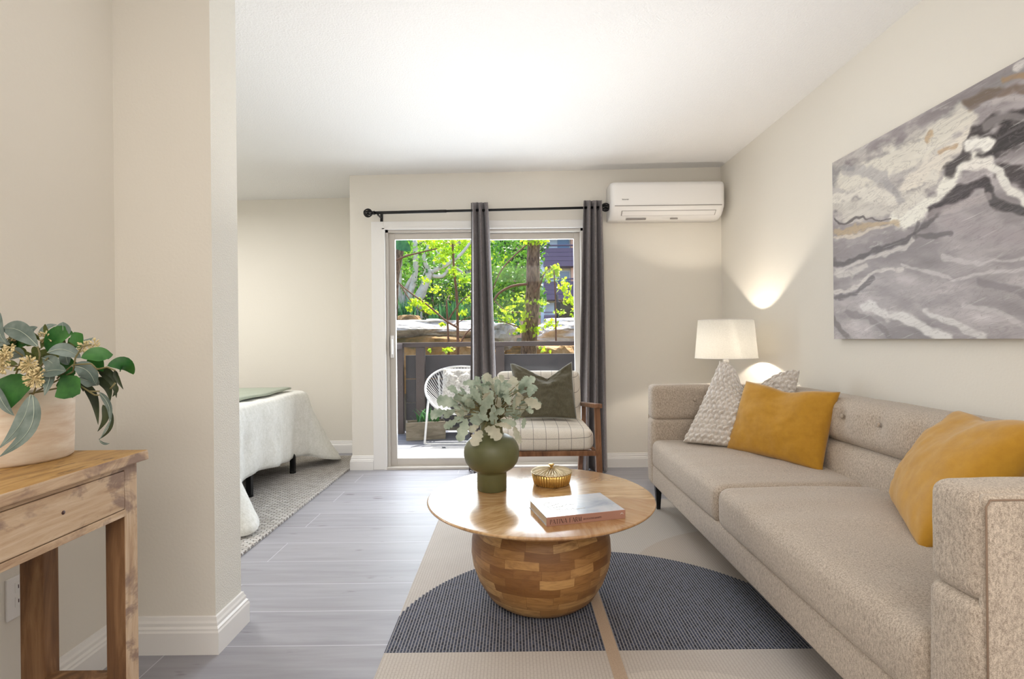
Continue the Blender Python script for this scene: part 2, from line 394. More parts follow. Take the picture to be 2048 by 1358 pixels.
def beam(bm, a, b, w, h, up=(0,0,1), bev=0.0, w2=None, h2=None):
    """rectangular bar from a to b; w sideways, h along up; optional other end size"""
    a, b = V(a), V(b); d = (b-a).normalized(); s = d.cross(V(up)).normalized(); u = s.cross(d).normalized()
    w2 = w if w2 is None else w2; h2 = h if h2 is None else h2
    vs = []
    for p, ww, hh in ((a, w, h), (b, w2, h2)):
        for sx, sy in ((-1,-1),(1,-1),(1,1),(-1,1)): vs.append(bm.verts.new(p+s*sx*ww/2+u*sy*hh/2))
    fs = [bm.faces.new([vs[i] for i in f]) for f in ((3,2,1,0),(4,5,6,7),(0,1,5,4),(1,2,6,5),(2,3,7,6),(3,0,4,7))]
    if bev: bmesh.ops.bevel(bm, geom=list({e for f in fs for e in f.edges}), offset=bev, segments=2, profile=.6, affect='EDGES')
    return bm
def tube(bm, pts, r, n=8, cap=True, closed=False):
    pts = [V(p) for p in pts]; L = len(pts)
    rr = r if isinstance(r, (list, tuple)) else [r]*L
    prev = None; rings = []
    for i, p in enumerate(pts):
        if closed: d = (pts[(i+1) % L]-pts[i-1]).normalized()
        else: d = (pts[min(i+1, L-1)]-pts[max(i-1, 0)]).normalized()
        if prev is None:
            s = d.cross(V((0,0,1)) if abs(d.z) < .9 else V((1,0,0))).normalized()
        else:
            s = (prev-d*prev.dot(d)).normalized()
        prev = s; t_ = d.cross(s)
        rings.append([bm.verts.new(p+(s*math.cos(k*2*math.pi/n)+t_*math.sin(k*2*math.pi/n))*rr[i]) for k in range(n)])
    m = L if closed else L-1
    for i in range(m):
        A, B = rings[i], rings[(i+1) % L]
        for k in range(n): bm.faces.new((A[k], A[(k+1) % n], B[(k+1) % n], B[k]))
    if cap and not closed: bm.faces.new(rings[0][::-1]); bm.faces.new(rings[-1])
    return bm
def lathe(bm, prof, c=(0,0,0), n=64, uvw=False, mod=None):
    """prof: list of (r,z)"""
    c = V(c); rings = []; uvl = bm.loops.layers.uv.verify() if uvw else None
    s = [0]
    for i in range(1, len(prof)): s.append(s[-1]+math.hypot(prof[i][0]-prof[i-1][0], prof[i][1]-prof[i-1][1]))
    for (r, z) in prof:
        ring = []
        for k in range(n):
            a = 2*math.pi*k/n; rr = r*(mod(a, z) if mod else 1)
            ring.append(bm.verts.new(c+V((rr*math.cos(a), rr*math.sin(a), z))))
        rings.append(ring)
    rm = max(p[0] for p in prof)
    for i in range(len(prof)-1):
        for k in range(n):
            f = bm.faces.new((rings[i][k], rings[i][(k+1) % n], rings[i+1][(k+1) % n], rings[i+1][k]))
            if uvw:
                for l, (a, b) in zip(f.loops, ((k, i), (k+1, i), (k+1, i+1), (k, i+1))):
                    l[uvl].uv = (a/n*2*math.pi*rm, s[b])
    if prof[0][0] > 1e-4: bm.faces.new(rings[0][::-1])
    if prof[-1][0] > 1e-4: bm.faces.new(rings[-1])
    return bm
def fbm(p, sc=1.0, o=3):
    return noise.fractal(V(p)*sc, 1.0, 2.0, o)
def softbox(bm, x0, x1, y0, y1, z0, z1, r=.03, puff=(0,0,0), seg=.04, wr=0, wsc=6, M4=None, fn=None):
    """rounded upholstered block: puff bulges the faces outward along x,y,z"""
    mn, mx = V((x0,y0,z0)), V((x1,y1,z1)); c = (mn+mx)/2; h = (mx-mn)/2
    r = min(r, *h)
    def ticks(a, b):
        n = max(2, int((b-a-2*r)/seg)); return [a, a+r*.3, a+r*.65] + [a+r+(b-a-2*r)*i/n for i in range(n+1)] + [b-r*.65, b-r*.3, b]
    T = [ticks(x0,x1), ticks(y0,y1), ticks(z0,z1)]
    cache = {}
    def vert(i, j, k):
        key = (i, j, k)
        if key in cache: return cache[key]
        p = V((T[0][i], T[1][j], T[2][k]))
        q = V([min(max(p[a], mn[a]+r), mx[a]-r) for a in range(3)])
        d = p-q
        if d.length > 1e-9: p = q+d.normalized()*r
        u = [(p[a]-c[a])/h[a] for a in range(3)]
        off = V((0,0,0))
        for a in range(3):
            b_, c_ = (a+1) % 3, (a+2) % 3
            off[a] = puff[a]*u[a]*max(0, 1-u[b_]**2)**.7*max(0, 1-u[c_]**2)**.7 if puff[a] else 0
        p = p+off
        if wr:
            nv = V((u[0]**3, u[1]**3, u[2]**3)); nv = nv.normalized() if nv.length else nv
            p = p+nv*wr*fbm(p, wsc)
        if fn: p = fn(p, u)
        if M4 is not None: p = M4 @ p
        cache[key] = bm.verts.new(p); return cache[key]
    nx, ny, nz = len(T[0])-1, len(T[1])-1, len(T[2])-1
    for i in range(nx):
        for j in range(ny):
            bm.faces.new((vert(i,j,0), vert(i,j+1,0), vert(i+1,j+1,0), vert(i+1,j,0)))
            bm.faces.new((vert(i,j,nz), vert(i+1,j,nz), vert(i+1,j+1,nz), vert(i,j+1,nz)))
    for i in range(nx):
        for k in range(nz):
            bm.faces.new((vert(i,0,k), vert(i+1,0,k), vert(i+1,0,k+1), vert(i,0,k+1)))
            bm.faces.new((vert(i,ny,k), vert(i,ny,k+1), vert(i+1,ny,k+1), vert(i+1,ny,k)))
    for j in range(ny):
        for k in range(nz):
            bm.faces.new((vert(0,j,k), vert(0,j,k+1), vert(0,j+1,k+1), vert(0,j+1,k)))
            bm.faces.new((vert(nx,j,k), vert(nx,j+1,k), vert(nx,j+1,k+1), vert(nx,j,k+1)))
    return bm
def pillow(bm, BL, BR, TR, TL, thick=.09, chop=0, chopw=.3, n=44, pinch=.05, seed=0, wr=.006, front=None, bobble=None, ball=0):
    BL, BR, TR, TL = map(V, (BL, BR, TR, TL))
    N = (BR-BL).cross(TL-BL).normalized()
    grids = []
    for side in (1, -1):
        g = []
        for j in range(n+1):
            row = []
            for i in range(n+1):
                if side == -1 and (i in (0, n) or j in (0, n)): row.append(grids[0][j][i]); continue
                u, v = i/n*2-1, j/n*2-1
                # pinch the edges inward so the corners stay pointed
                uu = u*(1-pinch*(1-v*v)*abs(u)); vv = v*(1-pinch*(1-u*u)*abs(v))
                a, b = (uu+1)/2, (vv+1)/2
                p = (BL*(1-a)+BR*a)*(1-b)+(TL*(1-a)+TR*a)*b
                f = max(0, (1-u*u)*(1-v*v))
                th = thick*(f**.42)
                if chop:
                    g_ = math.exp(-(u/chopw)**2) if chopw < 1 else max(0, 1-abs(u-.08)*1.02)**1.15
                    p += (BL-TL).normalized()*chop*g_*max(0, (v+.35)/1.35)**1.6
                    th *= 1-.35*g_*max(0, v)
                if ball: th *= 1+ball*math.exp(-((u)**2+(v+.3)**2)/.5)
                w = wr*fbm((u*1.3+seed, v*1.3, side*3+seed), 1.5, 4)
                # radial creases near the corners
                ang = math.atan2(v, u); cr = abs(u*v)
                w += wr*1.0*cr**3*math.sin(ang*26+seed)
                dd = th+w*min(1, f*6)
                if bobble and side in (1,-1):
                    k = bobble; ii0 = (u+1)/2*k; jj = (v+1)/2*k*1.15+.32*abs(((ii0+.3*math.sin(v*7)) % 1)-.5)*2; ii = ii0*1.0+(.5 if int(jj) % 2 else 0)
                    dd += .026*abs(math.sin(ii*math.pi))**.7*abs(math.sin(jj*math.pi))**.7*(.8+.4*noise.noise(V((int(ii)*3.1, int(jj)*1.7, 2))))
                row.append(bm.verts.new(p+N*side*dd))
            g.append(row)
        grids.append(g)
    for s, g in enumerate(grids):
        for j in range(n):
            for i in range(n):
                q = (g[j][i], g[j][i+1], g[j+1][i+1], g[j+1][i])
                bm.faces.new(q if s == 0 else q[::-1])
    edge = [grids[0][0][i].co.copy() for i in range(n)]+[grids[0][j][n].co.copy() for j in range(n)]+[grids[0][n][i].co.copy() for i in range(n, 0, -1)]+[grids[0][j][0].co.copy() for j in range(n, 0, -1)]
    return edge
def sweep(bm, path, prof, side=1):
    """sweep a profile (out, up) along a floor polyline; side picks which side it projects to"""
    pts = [V((p[0], p[1])) for p in path]; rings = []
    for i, p in enumerate(pts):
        ds = []
        if i > 0: ds.append((pts[i]-pts[i-1]).normalized())
        if i < len(pts)-1: ds.append((pts[i+1]-pts[i]).normalized())
        ns = [V((d.y, -d.x))*side for d in ds]
        nrm = ns[0] if len(ns) == 1 else (ns[0]+ns[1])/(1+ns[0].dot(ns[1]))
        rings.append([bm.verts.new((p.x+nrm.x*o, p.y+nrm.y*o, z)) for o, z in prof])
    for a, b in zip(rings, rings[1:]):
        for k in range(len(prof)): 
            k2 = (k+1) % len(prof)
            bm.faces.new((a[k], b[k], b[k2], a[k2]))
    bm.faces.new(rings[0]); bm.faces.new(rings[-1][::-1])
    bmesh.ops.recalc_face_normals(bm, faces=bm.faces)
    return bm
def leaf(bm, base, tip, w, nrm, bend=(0,0,0), shape='oval', fold=.15, n=10, mi=0, lobes=0, seed=0, vein=None):
    base, tip, nrm, bend = V(base), V(tip), V(nrm), V(bend)
    L = (tip-base).length; rows = []; spine = []
    for i in range(n+1):
        t_ = i/n
        p = base.lerp(tip, t_)+bend*math.sin(math.pi*t_)
        d = (tip-base)+bend*math.pi*math.cos(math.pi*t_)
        s = d.cross(nrm).normalized(); u = s.cross(d).normalized()
        if shape == 'lance': k = (math.sin(math.pi*min(1, t_**.8))**.9)*(1-.25*t_)
        elif shape == 'heart': k = min(1, 3.0*t_+.15)*(1-t_**1.7)**.95*1.08
        elif shape == 'lobe': k = math.sin(math.pi*t_**1.25*.92+.08)**.6*(.75+.25*t_)
        else: k = math.sin(math.pi*t_)**.75
        if i == n: k = 0
        if lobes: k *= 1+lobes*.36*math.cos(2*math.pi*4.2*t_+seed)
        ww = w/2*k+.0004
        q = [p-s*ww+u*fold*ww, p-s*ww*.5+u*fold*ww*.35, p, p+s*ww*.5+u*fold*ww*.35, p+s*ww+u*fold*ww]
        rows.append([bm.verts.new(x) for x in q]); spine.append(p+u*.0012*math.copysign(1, u.dot(V((0,-1,.2)))))
    for a, b in zip(rows, rows[1:]):
        for k in range(4):
            f = bm.faces.new((a[k], a[k+1], b[k+1], b[k])); f.material_index = mi; f.smooth = True
    if vein is not None: tube(vein, spine[:-1], [w*.018*(1-i/n)+.0003 for i in range(n)], 4)
def rand_dir():
    z = R.uniform(-1, 1); a = R.uniform(0, 2*math.pi); s = math.sqrt(1-z*z); return V((s*math.cos(a), s*math.sin(a), z))

# ================================================================== ROOM SHELL
YF = 4.32; XR = 1.775; XC = -1.357; XL = -1.394; YP = 1.80; YN = 4.98
DX0, DX1, DZ = -1.06, .61, 2.02
def ceil_z(x): return 2.483+(x-XC)*.0125
bm = BM(); box(bm, -4.4, XR+.15, -3.2, 5.12, -.12, 0); struct('floor', bm, 'floor', label='grey wood-look plank floor')
bm = BM()
vs = [bm.verts.new((x, y, ceil_z(x)+dz)) for dz in (0,.15) for y in (-3.2, 5.12) for x in (-4.4, XR+.15)]
for f in ((0,2,3,1),(4,5,7,6),(0,1,5,4),(2,6,7,3),(0,4,6,2),(1,3,7,5)): bm.faces.new([vs[i] for i in f])
bmesh.ops.recalc_face_normals(bm, faces=bm.faces)
struct('ceiling', bm, 'ceiling', label='white lightly textured ceiling')
bm = BM()
box(bm, XC, DX0, YF, YF+.13, 0, 2.6); box(bm, DX1, XR+.15, YF, YF+.13, 0, 2.6); box(bm, DX0, DX1, YF, YF+.13, DZ, 2.6)
struct('wall_far', bm, 'wall', label='cream far wall around the sliding door')
bm = BM(); box(bm, XC, XC+.13, YF+.13, 5.12, -.1, 2.6); struct('wall_alcove_right', bm, 'wall')
bm = BM(); box(bm, -4.4, XC+.13, YN, YN+.14, -.1, 2.6); struct('wall_alcove_back', bm, 'wall', label='cream back wall of the sleeping alcove')
bm = BM(); box(bm, XR, XR+.15, -3.2, YF, 0, 2.6); struct('wall_right', bm, 'wall', label='cream right wall behind the sofa')
bm = BM(); box(bm, XL-.12, XL, -3.2, YP, 0, 2.6); struct('wall_left', bm, 'wall', label='cream left wall behind the console table')
bm = BM(); box(bm, -4.4, -1.052, YP, YP+.17, 0, 2.6); o = struct('wall_partition', bm, 'wall', label='textured end of the wall jutting out between console and bed')
o.data.materials.append(M['wall_rough'])
for p in o.data.polygons:
    if p.normal.x > .5: p.material_index = 1
bm = BM(); box(bm, -4.4, -4.26, YP+.17, YN, 0, 2.6); struct('wall_alcove_left', bm, 'wall')
bm = BM(); box(bm, XL, XR, -3.2, -3.05, 0, 2.6); struct('wall_near', bm, 'wall')
BP = [(0,0),(.017,0),(.017,.072),(.0145,.078),(.0145,.084),(.010,.09),(.010,.1),(.007,.107),(.005,.118),(0,.12)]
bm = BM(); sweep(bm, [(XC, YN), (XC, YF), (-1.176, YF)], BP, 1)
struct('baseboard_far_left', bm, 'trim')
bm = BM(); sweep(bm, [(.735, YF), (XR, YF), (XR, -3.05)], BP, 1); struct('baseboard_right', bm, 'trim')
bm = BM(); sweep(bm, [(-4.26, YN), (XC-.017, YN)], BP, 1); struct('baseboard_alcove', bm, 'trim')
BP2 = [(o*1.25, z*1.05) for o, z in BP]
bm = BM(); sweep(bm, [(XL, -3.05), (XL, YP), (-1.052, YP), (-1.052, YP+.17), (-4.2, YP+.17)], BP2, 1); struct('baseboard_left', bm, 'trim')

# sliding glass door: casing, frame, two panels
bm = BM()
def casing(bm, x0, x1, z0, z1, y=YF):
    box(bm, x0, x1, y-.016, y+.002, z0, z1, .003)
casing(bm, DX0-.115, DX0-.012, 0, DZ+.068); casing(bm, DX1+.012, DX1+.115, 0, DZ+.068); casing(bm, DX0-.012, DX1+.012, DZ+.012, DZ+.068)
box(bm, DX0-.025, DX0, YF-.024, YF+.12, 0, DZ+.014, .003); box(bm, DX1, DX1+.025, YF-.024, YF+.12, 0, DZ+.014, .003); box(bm, DX0-.025, DX1+.025, YF-.024, YF+.12, DZ, DZ+.022, .003)
struct('trim_1', bm, 'trim', label='white casing around the sliding glass door')
bm = BM()
y0, y1 = YF+.005, YF+.115
box(bm, DX0, DX0+.022, y0, y1, 0, DZ); box(bm, DX1-.022, DX1, y0, y1, 0, DZ); box(bm, DX0, DX1, y0, y1, DZ-.022, DZ)
box(bm, DX0, DX1, YF-.03, y1, 0, .022, .004); box(bm, DX0, DX1, YF+.03, YF+.036, .022, .038); box(bm, DX0, DX1, YF+.076, YF+.082, .022, .038)
door = struct('door_1', bm, 'door_frame', label='taupe framed sliding glass door to the balcony')
def panel(x0, x1, y, z0, z1, rail, st):
    b = BM(); box(b, x0, x0+st, y-.016, y+.016, z0, z1, .003); box(b, x1-st, x1, y-.016, y+.016, z0, z1, .003)
    box(b, x0+st, x1-st, y-.016, y+.016, z1-rail, z1, .003); box(b, x0+st, x1-st, y-.016, y+.016, z0, z0+rail*1.05, .003)
    p = obj('door_panel', b, 'door_frame', door, False)
    g = BM(); box(g, x0+st-.005, x1-st+.005, y-.002, y+.002, z0+rail, z1-rail+.005)
    obj('glass_pane', g, 'glass', p, False)
    return p
pl = panel(DX0+.022, -.19, YF+.045, .03, DZ-.024, .052, .052)
pr = panel(-.24, DX1-.022, YF+.088, .03, DZ-.024, .052, .05)
b = BM(); box(b, DX0+.03, DX0+.056, YF+.012, YF+.029, .94, 1.13, .004); box(b, DX0+.036, DX0+.05, YF-.006, YF+.014, .97, 1.10, .004)
obj('door_handle', b, 'white_plastic', pl)

# ================================================================== BALCONY AND GARDEN
DZ0 = -.035
bm = BM(); box(bm, -1.9, 3.2, YF+.13, 6.35, -.2, DZ0); struct('balcony_floor', bm, 'deck')
bm = BM(); box(bm, -6, 6, YF+.13, 6.12, 2.62, 2.85); struct('balcony_ceiling', bm, 'ext_wall')
bm = BM(); box(bm, 1.9, 2.05, YF+.13, 6.1, DZ0, 2.62); struct('wall_balcony', bm, 'ext_wall')
RY = 6.2
t_ = thing('balcony_railing', (0, RY, DZ0), 'dark brown balcony railing with solid board panels below the top rail', 'railing')
b = BM(); box(b, -1.42, 1.9, RY-.07, RY+.05, 1.005, 1.06, .004); obj('top_rail', b, 'railing', t_, False)
b = BM(); box(b, -1.42, -1.31, 5.2, RY-.075, .985, 1.05, .004); obj('side_rail', b, 'railing', t_, False)
for x in (-1.40, -1.16, -.20, .82, 1.75):
    b = BM(); box(b, x, x+(.085 if x < -1.3 else .105), RY-.045, RY+.04, DZ0, 1.004, .004); obj('post', b, 'railing', t_, False)
b = BM()
for z0, z1 in ((.62,.905), (.33,.612), (.03,.322)): box(b, -1.3, 1.88, RY+.045, RY+.07, z0, z1, .003)
obj('board_panel', b, 'rail_panel', t_, False)
bm = BM(); box(bm, -1.05, 1.25, 4.62, 5.34, DZ0, DZ0+.008); tag(obj('outdoor_rug', bm, 'out_rug', smooth=False), 'white patterned outdoor rug on the sunny balcony floor', 'rug')

# string chair on the balcony
cx, cy = -.60, 5.62
t_ = thing('string_chair', (cx, cy, DZ0), 'white round string lounge chair on the balcony', 'chair')
def rim(a, k=1.0):
    # tilted egg shaped rim: back is high and far, front low and near
    X = .37*math.cos(a)*k; s_ = math.sin(a)*k
    return V((cx+X, cy+.10+.30*s_, .56+.235*s_+.02*math.cos(2*a)))
b = BM(); tube(b, [rim(2*math.pi*i/48) for i in range(48)], .013, 8, closed=True); obj('rim', b, 'white_metal', t_)
def inner(a): return V((cx+.11*math.cos(a), cy+.14+.09*math.sin(a), .33+.03*math.sin(a)))
b = BM(); tube(b, [inner(2*math.pi*i/24) for i in range(24)], .008, 6, closed=True); obj('seat_ring', b, 'white_metal', t_)
b = BM()
for i in range(64):
    a = 2*math.pi*i/64; p, q = rim(a), inner(a); m = p.lerp(q, .5)-V((0,0,.05))+ (V((0,.05,0)) if math.sin(a) > 0 else V((0,-.02,0)))
    pts = [p*(1-s)**2+m*2*s*(1-s)+q*s*s for s in (0,.25,.5,.75,1)]
    tube(b, pts,   .0034, 4, cap=False)
obj('cord_webbing', b, 'cord', t_)
for a, fx, fy in ((3.5, -.34, -.18), (5.9, .34, -.18), (2.4, -.22, .42), (.75, .22, .42)):
    b = BM(); p = rim(a, .93)-V((0,0,.03)); tube(b, [p, V((cx+fx, cy+fy, DZ0+.02))], .012, 8); obj('leg', b, 'white_metal', t_)
b = BM(); tube(b, [V((cx-.34, cy-.18, DZ0+.02)), V((cx+.34, cy-.18, DZ0+.02))], .009, 6); obj('floor_bar', b, 'white_metal', t_)
b = BM(); pillow(b, (-.78,5.57,.44), (-.38,5.57,.44), (-.38,5.72,.77), (-.78,5.72,.77), .07, seed=3, wr=.02)
tag(obj('fur_pillow', b, 'fur'), 'pale grey fluffy pillow on the white string chair outside', 'pillow')
# wooden planter box on the balcony
t_ = thing('planter_box', (-1.0, 5.85, DZ0), 'weathered grey wooden planter box on the balcony floor', 'planter')
Mr = Matrix.Translation((-1.0, 5.86, DZ0)) @ Matrix.Rotation(.22, 4, 'Z')
b = BM()
for a in ((-.22,.22,-.1,-.08), (-.22,.22,.08,.1), (-.22,-.2,-.08,.08), (.2,.22,-.08,.08)): box(b, *a, .0, .2, .003, M4=Mr)
obj('box', b, 'planter_wood', t_, False)
b = BM(); box(b, -.2, .2, -.08, .08, .01, .16, M4=Mr); obj('soil', b, 'soil', t_, False)
b = BM()
for i in range(26):
    a = R.uniform(0, 6.28); p = Mr @ V((R.uniform(-.12,.17), R.uniform(-.04,.04), .16)); L = R.uniform(.1,.2)
    leaf(b, p, p+V((math.cos(a)*L*.8, math.sin(a)*L*.5, L)), .025, (math.cos(a), math.sin(a), -.8), (0,0,.03), 'lance')
obj('leaves', b, 'g_strap', t_)
# ground and rocks
bm = BM()
n = 40
g = [[None]*(n+1) for _ in range(n+1)]
for j in range(n+1):
    for i in range(n+1):
        x = -22+44*i/n; y = 6.36+(j/n)**1.6*50
        z = -.4 if y < 7.6 else (-.4+1.45*min(1, (y-7.6)/1.4))
        z += .12*fbm((x, y, 0), .5)
        g[j][i] = bm.verts.new((x, y, z))
for j in range(n):
    for i in range(n): bm.faces.new((g[j][i], g[j][i+1], g[j+1][i+1], g[j+1][i]))
struct('garden_ground', bm, 'soil', True)
def rock(name, c, s, mat, label, group=None, seed=0, flat=1.0, n=3):
    b = BM(); bmesh.ops.create_icosphere(b, subdivisions=n, radius=1)
    for v in b.verts:
        p = v.co.copy(); k = 1+.28*noise.noise(p*1.3+V((seed,0,0)))+.12*noise.noise(p*3.1+V((seed,5,0)))+.04*noise.noise(p*8+V((seed,0,3)))
        q = V((p.x*k, p.y*k, p.z*k))
        lim = .62*flat+.10*noise.noise(V((p.x*3, p.y*3, seed)))+.04*noise.noise(V((p.x*9, p.y*9, seed)))
        if q.z > lim: q.z = lim+(q.z-lim)*.18
        v.co = V((q.x*s[0], q.y*s[1], q.z*s[2]))+V(c)
    o = obj(name, b, mat, smooth=False); return tag(o, label, 'rock', group)
rock('rock_ledge', (-1.75, 9.0, 1.27), (1.5, .75, .26), 'rock_pale', 'broad pale flat-topped ledge of rock beyond the left door pane', seed=1, flat=.9, n=5)
rock('rock_ledge', (-1.7, 8.6, .70), (1.5, .5, .66), 'rock_tan', 'mossy brown rock face beneath the pale ledge, left door pane', seed=2, n=5)
rock('boulder', (-.75, 8.35, .68), (.5, .42, .52), 'rock_tan', 'orange-brown rounded boulder just left of the left curtain', seed=5, n=4)
rock('boulder', (.25, 8.5, .62), (.42, .45, .58), 'rock_tan', 'dull green-grey boulder at the foot of the thick tree trunk', seed=6, n=4)
rock('boulder', (.72, 8.3, .62), (.42, .42, .54), 'rock_tan', 'orange boulder right of the thick tree trunk behind the railing', seed=7, n=4)
rock('boulder', (1.35, 8.5, .68), (.42, .45, .55), 'rock_tan', 'brown boulder at the far right behind the railing', seed=8, n=4)
rock('rock_ledge', (1.15, 9.1, 1.20), (.9, .55, .26), 'rock_pale', 'pale layered rocks right of the thick tree trunk', seed=9, flat=.9, n=5)
rock('rock_ledge', (1.45, 9.7, 1.32), (.8, .4, .26), 'rock_pale', 'uppermost pale rock slab at the right behind the trunk', seed=11, flat=.9, n=5)
rock('stone', P(866, 648, 8.75), (.16,.13,.13), 'rock_pale', 'small rounded pale stone lying on the flat ledge', seed=12)
rock('stone', P(819, 641, 8.95), (.2,.15,.14), 'rock_tan', 'small tan stone at the left on the flat ledge', seed=13)
rock('stone', P(1002, 668, 8.3), (.28,.2,.26), 'rock_pale', 'grey stone just right of the left curtain', seed=14)

def garden_leaf(b, p, s, mi=0):
    d = rand_dir(); e = d.cross(rand_dir()).normalized(); f = d*.0+e
    a = b.verts.new(p-d*s*.5); c = b.verts.new(p+d*s*.5); m1 = b.verts.new(p+e*s*.32+V((0,0,s*.1))); m2 = b.verts.new(p-e*s*.32+V((0,0,s*.1)))
    q = b.faces.new((a, m1, c, m2)); q.material_index = mi
def crown(b, blobs, count, s, mi=0):
    tot = sum(r[1][0]*r[1][2] for r in blobs)
    for c, r in blobs:
        for _ in range(int(count*r[0]*r[2]/tot)):
            d = rand_dir(); k = R.uniform(.45, 1)**.5
            p = V(c)+V((d.x*r[0]*k, d.y*r[1]*k, d.z*r[2]*k)); p += rand_dir()*.12*r[0]
            garden_leaf(b, p, s*R.uniform(.6, 1.3), mi)
def tubepx(b, pts, d, r0, r1, n=7):
    """branch given as photo positions plus its distance; smoothed"""
    q = [P(p[0], p[1], (p[2] if len(p) > 2 else d)) for p in pts]
    sm = []
    for i in range(len(q)-1):
        a = q[max(i-1,0)]; p1 = q[i]; p2 = q[i+1]; e = q[min(i+2, len(q)-1)]
        for k in range(4):
            t = k/4; sm.append(.5*((2*p1)+(p2-a)*t+(2*a-5*p1+4*p2-e)*t*t+(3*p1-a-3*p2+e)*t**3))
    sm.append(q[-1]); L = len(sm)
    tube(b, sm, [r0+(r1-r0)*i/(L-1) for i in range(L)], n)
    return sm
# thick trunk right of the curtain
t_ = thing('garden_tree', (P(1062,700,7.6).x, 7.6, -.3), 'tree with a thick rough brown trunk and lime leaves beyond the right door pane', 'tree')
b = BM(); tubepx(b, [(1056,780),(1058,690),(1062,640),(1066,580),(1066,530),(1068,485),(1072,430)], 7.6, .125, .085, 12); obj('trunk', b, 'bark', t_)
b = BM(); tubepx(b, [(1068,520),(1076,490),(1080,460)], 7.6, .035, .02)
tubepx(b, [(988,600),(1000,585),(1025,572),(1056,568)], 7.5, .016, .02); tubepx(b, [(985,580),(1000,545),(1020,520),(1058,485)], 7.5, .008, .012)
tubepx(b, [(1068,585),(1080,570),(1090,545),(1110,530)], 7.5, .015, .006); tubepx(b, [(988,600),(1010,620),(1040,625)], 7.5, .006, .01)
tubepx(b, [(988,640),(1010,645),(1040,655)], 7.4, .006, .01); tubepx(b, [(1112,690),(1111,600),(1108,540)], 7.4, .013, .008)
obj('branches', b, 'twig', t_)
b = BM()
def cluster(b, px, py, d, rx, ry, cnt, s, mi=0):
    c = P(px, py, d)
    for _ in range(cnt):
        q = rand_dir()*R.uniform(.2,1); garden_leaf(b, c+V((q.x*rx, q.y*rx, q.z*ry))*(d/F), s*R.uniform(.7,1.3), mi)
for (x, y, rx, ry, c) in ((1060,482,30,10,60),(1085,480,22,9,40),(1098,550,16,16,55),(1112,545,10,26,55),(1108,535,10,8,25),(1130,575,16,20,70),(1140,600,18,12,50),(1080,605,22,8,35),(1040,600,20,18,45),(1050,630,16,16,40),(1015,625,26,22,70),(1040,660,24,16,45),(1100,650,22,14,35),(1075,660,14,14,25),(1120,625,22,8,22),(1085,700,20,8,16),(1000,690,14,8,14),(1020,640,30,10,30)):
    cluster(b, x, y, 7.45, rx, ry, c, .062)
obj('leaves', b, 'g_yellow', t_)
# sapling beyond the left pane
t_ = thing('sapling', (P(913,700,7.3).x, 7.3, -.3), 'slim sapling with bare crossing branches and lime leaves beyond the left door pane', 'tree')
b = BM(); tubepx(b, [(917,760),(916,690),(914,600),(908,540),(905,480),(903,440)], 7.3, .022, .014)
tubepx(b, [(898,760),(897,690),(894,620),(893,600)], 7.3, .018, .01)
tubepx(b, [(915,655),(890,640),(855,610),(820,585),(800,568),(796,562)], 7.2, .016, .006)
tubepx(b, [(785,524),(810,513),(840,505),(875,497)], 7.2, .016, .008)
tubepx(b, [(897,640),(908,622),(925,600),(940,590)], 7.2, .012, .006); tubepx(b, [(908,650),(925,640),(945,632)], 7.2, .006, .006)
tubepx(b, [(800,570),(830,612),(860,630)], 7.25, .008, .006)
tubepx(b, [(915,700),(930,670),(945,655)], 7.25, .012, .008)
obj('branches', b, 'twig', t_)
b = BM()
for (x, y, rx, ry, c) in ((855,482,22,10,90),(875,492,22,10,80),(895,505,14,10,50),(900,480,20,8,60),(930,480,14,8,40),(885,520,18,8,40),(835,605,20,10,90),(818,618,8,6,30),(850,615,16,12,50),(865,625,16,8,40),(885,650,10,6,18),(925,625,12,8,30),(905,545,14,14,50),(925,560,14,14,50),(875,580,16,12,34),(850,560,14,10,24),(895,700,16,7,40),(858,700,6,5,8),(940,520,10,18,30),(935,600,10,14,30)):
    cluster(b, x, y, 7.25, rx, ry, c, .056)
obj('leaves', b, 'g_yellow', t_)
# twisted grey tree
t_ = thing('garden_tree', (P(835,640,10.5).x, 10.5, .9), 'twisted pale grey multi-branched tree beyond the left door pane', 'tree')
b = BM()
for pts, r0, r1 in (([(835,640),(836,600),(848,575),(858,550),(862,545)], .11, .07), ([(862,545),(852,530),(848,510),(856,495),(850,480)], .05, .03), ([(862,545),(880,535),(900,525),(925,505),(945,478)], .05, .025),
    ([(866,552),(885,552),(895,540),(905,532),(925,545)], .045, .02), ([(826,640),(818,600),(828,560),(832,525),(830,480)], .08, .05), ([(808,640),(806,600),(815,570),(832,545)], .06, .03),
    ([(797,640),(796,560),(800,500),(806,470)], .09, .07), ([(840,600),(850,585),(845,560),(855,530)], .04, .02), ([(820,620),(838,590),(850,570)], .04, .03), ([(872,545),(868,520),(885,500),(895,485)], .02, .012), ([(880,535),(878,515),(872,500)], .02, .012)):
    tubepx(b, pts, 10.5, r0, r1)
obj('trunk', b, 'bark_grey', t_)
b = BM(); crown(b, [((-2.0,10.6,2.75),(.9,.5,.35)), ((-2.2,10.8,2.2),(.5,.4,.3)), ((-1.2,11,2.6),(.7,.5,.35))], 1500, .085); obj('leaves', b, 'g_mid', t_)
# fan palm leaf and striped trunk at the very left
t_ = thing('banana_plant', (-1.78, 8.0, -.3), 'broad-leafed plant with brown streaked stem at the left edge of the door', 'plant')
b = BM(); tubepx(b, [(789,640),(791,560),(797,520),(803,480),(806,450)], 8.0, .05, .07, 8); obj('stem', b, 'bark', t_)
b = BM(); leaf(b, P(780,480,7.8), P(822,502,7.6), .2, (.1,-.95,-.2), (0,0,.03), 'oval'); obj('leaf', b, 'green', t_)
